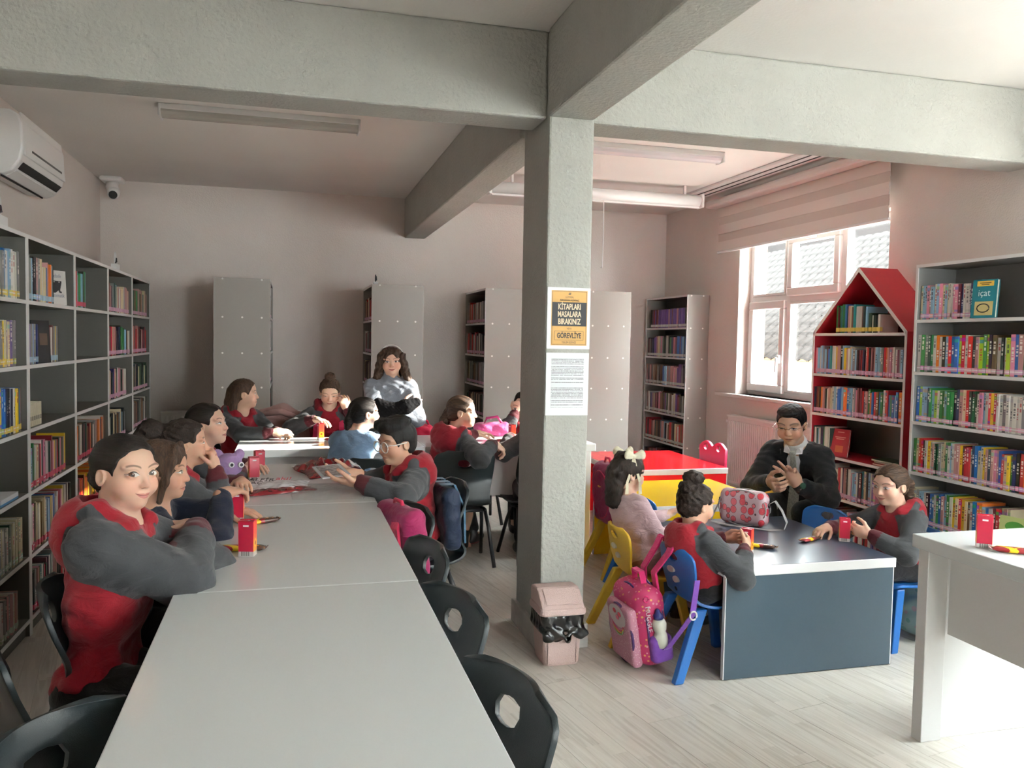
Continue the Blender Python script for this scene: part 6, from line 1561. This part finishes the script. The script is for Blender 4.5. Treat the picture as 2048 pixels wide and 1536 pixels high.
for q, w_ in ((-.09, .03), (.0, .024), (.085, .03)):
    flat_strip([c-fr[2]*.12+fr[1]*q-fr[0]*.056, c+fr[2]*.05+fr[1]*q-fr[0]*.062, c+fr[2]*.165+fr[1]*q-fr[0]*.02, c+fr[2]*.17+fr[1]*q+fr[0]*.04], [w_]*4, fr[1], fr[0], .005).build('strap', blu2, t, bevel=.002)
    flat_strip([c-fr[1]*.158+fr[2]*.12+fr[0]*(q*.4), c-fr[1]*.165-fr[2]*.1+fr[0]*(q*.4)], [.012, .012], fr[0], fr[1], .006).build('side_strap', blu2, t, bevel=.002)
MB().tube([tuple(c+fr[1]*-.12-fr[2]*.17), tuple(c+fr[1]*-.12-fr[2]*.30+fr[0]*.02), tuple(c+fr[1]*-.10-fr[2]*.36+fr[0]*.03)], .007, 6).build('loose_strap', mat('bright_blue_strap', (.02, .25, .55), .5), t)
t, c, fr = soft('backpack', 'dark magenta backpack on the yellow chair right of the pillar', 'backpack', (1.955, 4.85, .50), (.065, .15, .195), .06, 5, -4, mag)
MB().tube([tuple(p_) for p_ in ring_pts(c-fr[0]*.062, fr[1], fr[2], .11, .15, 24)], .006, 6).build('zip_piping', rasp, t, smooth=True)
MB().tube([tuple(c+fr[1]*-.04+fr[2]*.185), tuple(c+fr[1]*-.02+fr[2]*.225), tuple(c+fr[1]*.03+fr[2]*.225), tuple(c+fr[1]*.05+fr[2]*.185)], .009, 8).build('grab_handle', rasp, t, smooth=True)
# patterned pink school bag on the blue chair
def dots_mat(name, base, dot, dot2, sc_, thr=.28):
    m = mat(name, base, .5); nt, b = shader(m)
    vn = tex('ShaderNodeTexVoronoi', coord('Object'), Scale=sc_); d = N(vn.outputs['Distance'])
    r = tex('ShaderNodeTexVoronoi', coord('Object'), Scale=sc_); x, y, z = sep(r.outputs['Color'])
    link(mixc(d.lt(thr), base, mixc(x.gt(.5), dot, dot2)), b.inputs['Base Color']); return m
pat = dots_mat('pink_dotted_nylon', (.42, .022, .11), (.62, .30, .36), (.60, .36, .10), 52., .26)
t, c, fr = soft('backpack', 'pink patterned school backpack hanging on the blue chair, bottle in its side', 'backpack', (1.548, 3.43, .195), (.075, .145, .178), .06, 3, -9, pat, wob=.002)
pur = cloth_mat('purple_nylon', (.20, .07, .40), .5); hot = cloth_mat('hot_pink_strap', (.62, .025, .16), .6); pale = dots_mat('sequin_panel', (.50, .22, .30), (.66, .46, .52), (.55, .30, .42), 120., .3)
# front pocket facing -x
PK = Field(c-.28, c+.28, .006); PK.rbox(c-fr[0]*.085-fr[2]*.035, (.026, .118, .135), .022, fr); v, q = PK.mesh(); pko = mesh_obj('front_pocket', v, q, pale, t)
MB().tube([tuple(p_) for p_ in ring_pts(c-fr[0]*.100-fr[2]*.035, fr[1], fr[2], .116, .134, 30)], .006, 6).build('piping', mat('purple_piping', (.06, .02, .12), .5), pko, smooth=True)
el = MB(); el.loft([[c-fr[0]*(.1115+k_)+fr[1]*.085*math.cos(a)+fr[2]*(.045+.05*math.sin(a)) for a in [j*2*math.pi/24 for j in range(24)]] for k_ in (0, .0015)]); el.build('picture_patch', mat('patch_pale', (.66, .60, .60), .5), pko)
for dx, dz, mm in ((-.03, .06, (.55, .05, .09)), (.02, .065, (.55, .05, .09)), (-.005, .04, (.58, .12, .2))):
    el = MB(); el.loft([[c-fr[0]*(.1132+k_)+fr[1]*(dx+.016*math.cos(a))+fr[2]*(dz+.011*math.sin(a)) for a in [j*2*math.pi/12 for j in range(12)]] for k_ in (0, .001)]); el.build('bow_print', mat('bow_print', mm, .5), pko)
for k_, cc in enumerate(((.6, .1, .2), (.7, .5, .1), (.3, .6, .3))):
    MB().tube([tuple(c-fr[0]*.1132+fr[1]*(.055-.004*k_)*math.cos(a)+fr[2]*(.01-.01*k_-.03*math.sin(a))) for a in [math.pi*j/12 for j in range(13)]], .003, 5).build('rainbow_stripe', mat('rainbow', cc, .5), pko)
for off in (-.035, .045):
    MB().tube([tuple(c+fr[0]*off+q_) for q_ in ring_pts(V3(0, 0, 0), fr[1], fr[2], .146, .180, 30)], .005, 6).build('zip_piping', mat('purple_zip', (.08, .03, .16), .5), t, smooth=True)
SP = Field(c-.3, c+.3, .006); SP.rbox(c-fr[1]*.145-fr[2]*.085+fr[0]*.015, (.052, .030, .062), .022, fr); v, q = SP.mesh(); mesh_obj('side_pocket', v, q, pur, t)
tx = text('MUGGLE', .030, mat('rubber_white', (.8, .75, .78), .5), 'lettering', None, (0, 0, 0), (0, 0, 0), .0015, 1.0)
mw = Matrix((( *fr[2]*-1, 0), (*fr[0], 0), (*-fr[1], 0), (0, 0, 0, 1))).transposed(); mw.translation = Vector(c-fr[1]*.1485+fr[2]*.055-fr[0]*.028); tx.matrix_world = mw
tx.parent = t; tx.location = mw.translation-t.location
for q, (s0, s1) in ((0, (.0, -.03)), (1, (.09, .02))):
    # straps looping over the chair back
    pts = [c+fr[0]*.07+fr[1]*(.06-.12*q)+fr[2]*.10, c+fr[0]*.07+fr[1]*(.05-.10*q)+fr[2]*.22, V3(1.625, 3.45-.13*q, .525), V3(1.648, 3.45-.13*q, .575), V3(1.672, 3.45-.13*q, .55), V3(1.70, 3.45-.13*q, .44)]
    flat_strip(pts, [.024]*6, V3(0, 1, 0), V3(1, 0, .3), .006).build('shoulder_strap', hot, t, bevel=.003)
flat_strip([c+fr[0]*.02+fr[1]*.05+fr[2]*.17, c+fr[0]*.02+fr[1]*.045+fr[2]*.225, c+fr[0]*.02-fr[1]*.03+fr[2]*.225, c+fr[0]*.02-fr[1]*.04+fr[2]*.17], [.014]*4, fr[0], fr[2], .005).build('grab_handle', hot, t, bevel=.002)
flat_strip([V3(1.69, 3.17, .44), V3(1.655, 3.14, .30), V3(1.60, 3.24, .13), V3(1.575, 3.285, .09)], [.012, .013, .012, .012], V3(1, 0, 0), V3(0, 1, 0), .003).build('webbing', pur, t)
MB().tube([tuple(p_) for p_ in ring_pts(V3(1.658, 3.136, .30), V3(1, 0, 0), V3(0, 0, 1), .016, .018, 14)], .004, 6).build('buckle', M['pvc'], t, smooth=True)
MB().tube([tuple(p_) for p_ in ring_pts(c-fr[1]*.150+fr[2]*.148-fr[0]*.03, fr[0], fr[2], .012, .014, 14)], .004, 6).build('charm_ring', hot, t, smooth=True)
bt = thing('water_bottle', 'small white water bottle with navy cap in the pink backpack side pocket', 'bottle', tuple(c-fr[1]*.15-fr[2]*.09))
def lathe_at(mb, base, ax, prof, n=18):
    ax = unit(ax); a = unit(np.cross(ax, V3(1, 0, .2))); b_ = np.cross(ax, a)
    mb.loft([[base+ax*h+a*r*math.cos(2*math.pi*k/n)+b_*r*math.sin(2*math.pi*k/n) for k in range(n)] for h, r in prof]); return mb
bb_ = c-fr[1]*.158-fr[2]*.075+fr[0]*.015; bax = fr[2]
lathe_at(MB(), bb_, bax, [(0, .026), (.03, .031), (.055, .030), (.068, .023), (.08, .029), (.105, .032), (.122, .026), (.128, .020)]).build('body', mat('bottle_white', (.72, .72, .62), .35), bt, smooth=True)
lathe_at(MB(), bb_, bax, [(.124, .021), (.145, .0215), (.150, .014), (.166, .010), (.172, .004)]).build('cap', mat('bottle_cap', (.015, .02, .12), .35), bt, smooth=True)
# strawberry lunch bag on the blue table
def berry_mat():
    m = mat('strawberry_print', (.50, .36, .40), .45); nt, b = shader(m); o = coord('Object')
    vn = tex('ShaderNodeTexVoronoi', mapping(o, scale=(1, 1, .85)), Scale=27.0, Randomness=.55); d = N(vn.outputs['Distance'])
    sp = tex('ShaderNodeTexVoronoi', o, Scale=230.0); s_ = N(sp.outputs['Distance']).lt(.16)
    x, y, z = sep(vn.outputs['Color'])
    c = mixc(d.lt(.46), (.50, .36, .40), (.05, .03, .03)); red = mixc(x, (.42, .015, .035), (.60, .12, .15)); red = mixc(s_, red, (.75, .5, .35))
    link(mixc(d.lt(.42), c, red), b.inputs['Base Color']); return m
lb, c, fr = soft('lunch_bag', 'pale pink lunch bag printed with strawberries on the blue table', 'bag', (2.335, 3.89, .592), (.042, .132, .093), .04, 36.5, 0, berry_mat(), wob=.0012)
gs = cloth_mat('grey_webbing', (.34, .33, .33), .7)
for off in (-.030, .030): MB().tube([tuple(c+fr[0]*off+q_) for q_ in ring_pts(V3(0, 0, 0), fr[1]*.98, fr[2]*.985, .134, .095, 36)], .0035, 6).build('piping', gs, lb, smooth=True)
P_ = lambda a, b_, h: c+fr[0]*a+fr[1]*b_+V3(0, 0, h-.092)
flat_strip([P_(0, -.128, .12), P_(.005, -.165, .145), P_(-.0, -.205, .10), P_(-.01, -.235, .045), P_(-.02, -.225, .008), P_(-.055, -.17, .004), P_(-.085, -.06, .004), P_(-.09, .06, .004), P_(-.06, .16, .006), P_(0, .165, .05), P_(0, .135, .11)], [.011]*11, unit(fr[0]+V3(0, 0, .15)), unit(fr[1]), .0016).build('carry_strap', gs, lb)
for s_ in (-1, 1): MB().tube([tuple(p_) for p_ in ring_pts(c+fr[1]*s_*.137+fr[2]*.025, fr[0], fr[2], .012, .012, 12)], .003, 6).build('strap_ring', mat('ring_black', (.02, .02, .02), .4), lb)
# turquoise drawstring bag below the right-hand chair
tq = dots_mat('turquoise_print', (.40, .58, .58), (.22, .45, .45), (.52, .42, .50), 26., .36)
t, c, fr = soft('drawstring_bag', 'pale turquoise patterned bag hanging under the chair of the ponytail girl', 'bag', (3.055, 3.40, .22), (.07, .12, .20), .06, 10, 6, tq, wob=.009)
MB().tube([tuple(c+V3(.0, -.05, .19)), tuple(c+V3(.03, -.02, .27)), tuple(c+V3(.04, .03, .30))], .008, 6).build('drawstring', gs, t, smooth=True)
# coat and bags at the back
coat = cloth_mat('pale_pink_quilt', (.40, .235, .22), .7)
t = thing('coat', 'pale pink padded coat draped over a chair behind the back table', 'coat', (.02, 6.35, .45))
Z = Field(V3(-.38, 6.1, .38), V3(.36, 6.62, 1.0), .009)
Z.chain([V3(-.20, 6.40, .86), V3(-.05, 6.40, .875), V3(.10, 6.40, .80), V3(.21, 6.38, .68)], [.055, .075, .07, .05], k=.04); Z.rbox((.0, 6.40, .66), (.20, .07, .18), .06, k=.04); Z.cap((-.22, 6.38, .82), (-.26, 6.36, .58), .06, .05, k=.03)
Z.disp(lambda x, y, z: .010*np.abs(np.sin(z*38+x*9))-.004+.004*np.sin(x*40+z*20))
v, q = Z.mesh(); mesh_obj('shell', v, q, coat, t); MB().tube([(-.2, 6.33, .88), (-.06, 6.315, .90), (.08, 6.33, .84)], [.02, .026, .02], 10).build('hood_roll', coat, t, smooth=True)
pkb = cloth_mat('pink_nylon', (.46, .06, .20), .6); redb = cloth_mat('red_nylon', (.55, .015, .06), .6)
t, c, fr = soft('backpack', 'pink bag lying on the far edge of the back table left of pillar', 'bag', (1.44, 5.90, .80), (.13, .07, .05), .04, 4, 0, pkb, wob=.006)
MB().tube([tuple(c+V3(-.07, -.02, .03)), tuple(c+V3(-.05, -.03, .085)), tuple(c+V3(.03, -.03, .095)), tuple(c+V3(.08, -.02, .03))], .010, 8).build('grab_handle', mat('magenta_handle', (.40, .02, .14), .5), t, smooth=True)
t, c, fr = soft('backpack', 'red bag hung on the pale topped chair behind the back table', 'bag', (.985, 6.30, .70), (.075, .09, .10), .05, 4, 0, redb, wob=.008)
MB().tube([tuple(c+V3(-.05, -.05, .07)), tuple(c+V3(-.02, -.06, .135)), tuple(c+V3(.03, -.05, .13)), tuple(c+V3(.06, -.03, .06))], .009, 8).build('grab_handle', redb, t, smooth=True)
# rucksack straps worn by the topknot girl, black fluff held by the standing girl
t = thing('backpack', 'magenta rucksack worn by the girl with the topknot', 'backpack', (.28, 6.43, .6))
b6 = p6['nb']; Z = Field(b6-.34, b6+.3, .008); Z.rbox(b6-p6['bf']*.17-p6['sp']*.17, (.13, .06, .17), .05, np.array([p6['bl'], p6['bf'], p6['sp']])); v, q = Z.mesh(); mesh_obj('body', v, q, mag, t)
for s_ in (-1, 1):
    B_ = lambda a, b_, c_: b6+p6['bl']*a*s_+p6['bf']*b_+p6['sp']*c_
    flat_strip([B_(.085, -.11, -.03), B_(.088, -.04, .016), B_(.090, .05, -.03), B_(.092, .098, -.12), B_(.10, .095, -.26), B_(.12, .03, -.34)], [.018]*6, unit(p6['bl']), unit(p6['bf']*.7+p6['sp']*.5), .004).build('shoulder_strap', rasp, t)
t = thing('fluffy_scarf', 'black fluffy bundle held in the arms of the standing girl', 'scarf', (.75, 6.06, .85))
fz = mat('black_fluff', (.008, .008, .009), .95, .1); Z = Field(V3(.5, 5.92, .76), V3(1.0, 6.22, 1.05), .0065)
Z.chain([V3(.62, 6.06, .985), V3(.72, 6.045, .93), V3(.82, 6.04, .955), V3(.90, 6.06, .985)], [.035, .05, .05, .035], k=.03); Z.chain([V3(.66, 6.05, .93), V3(.67, 6.06, .82)], [.045, .035], k=.03)
Z.disp(lambda x, y, z: .005*np.sin(x*190+z*40)*np.sin(y*170)*np.sin(z*180+x*60))
v, q = Z.mesh(); mesh_obj('fluff', v, q, fz, t)
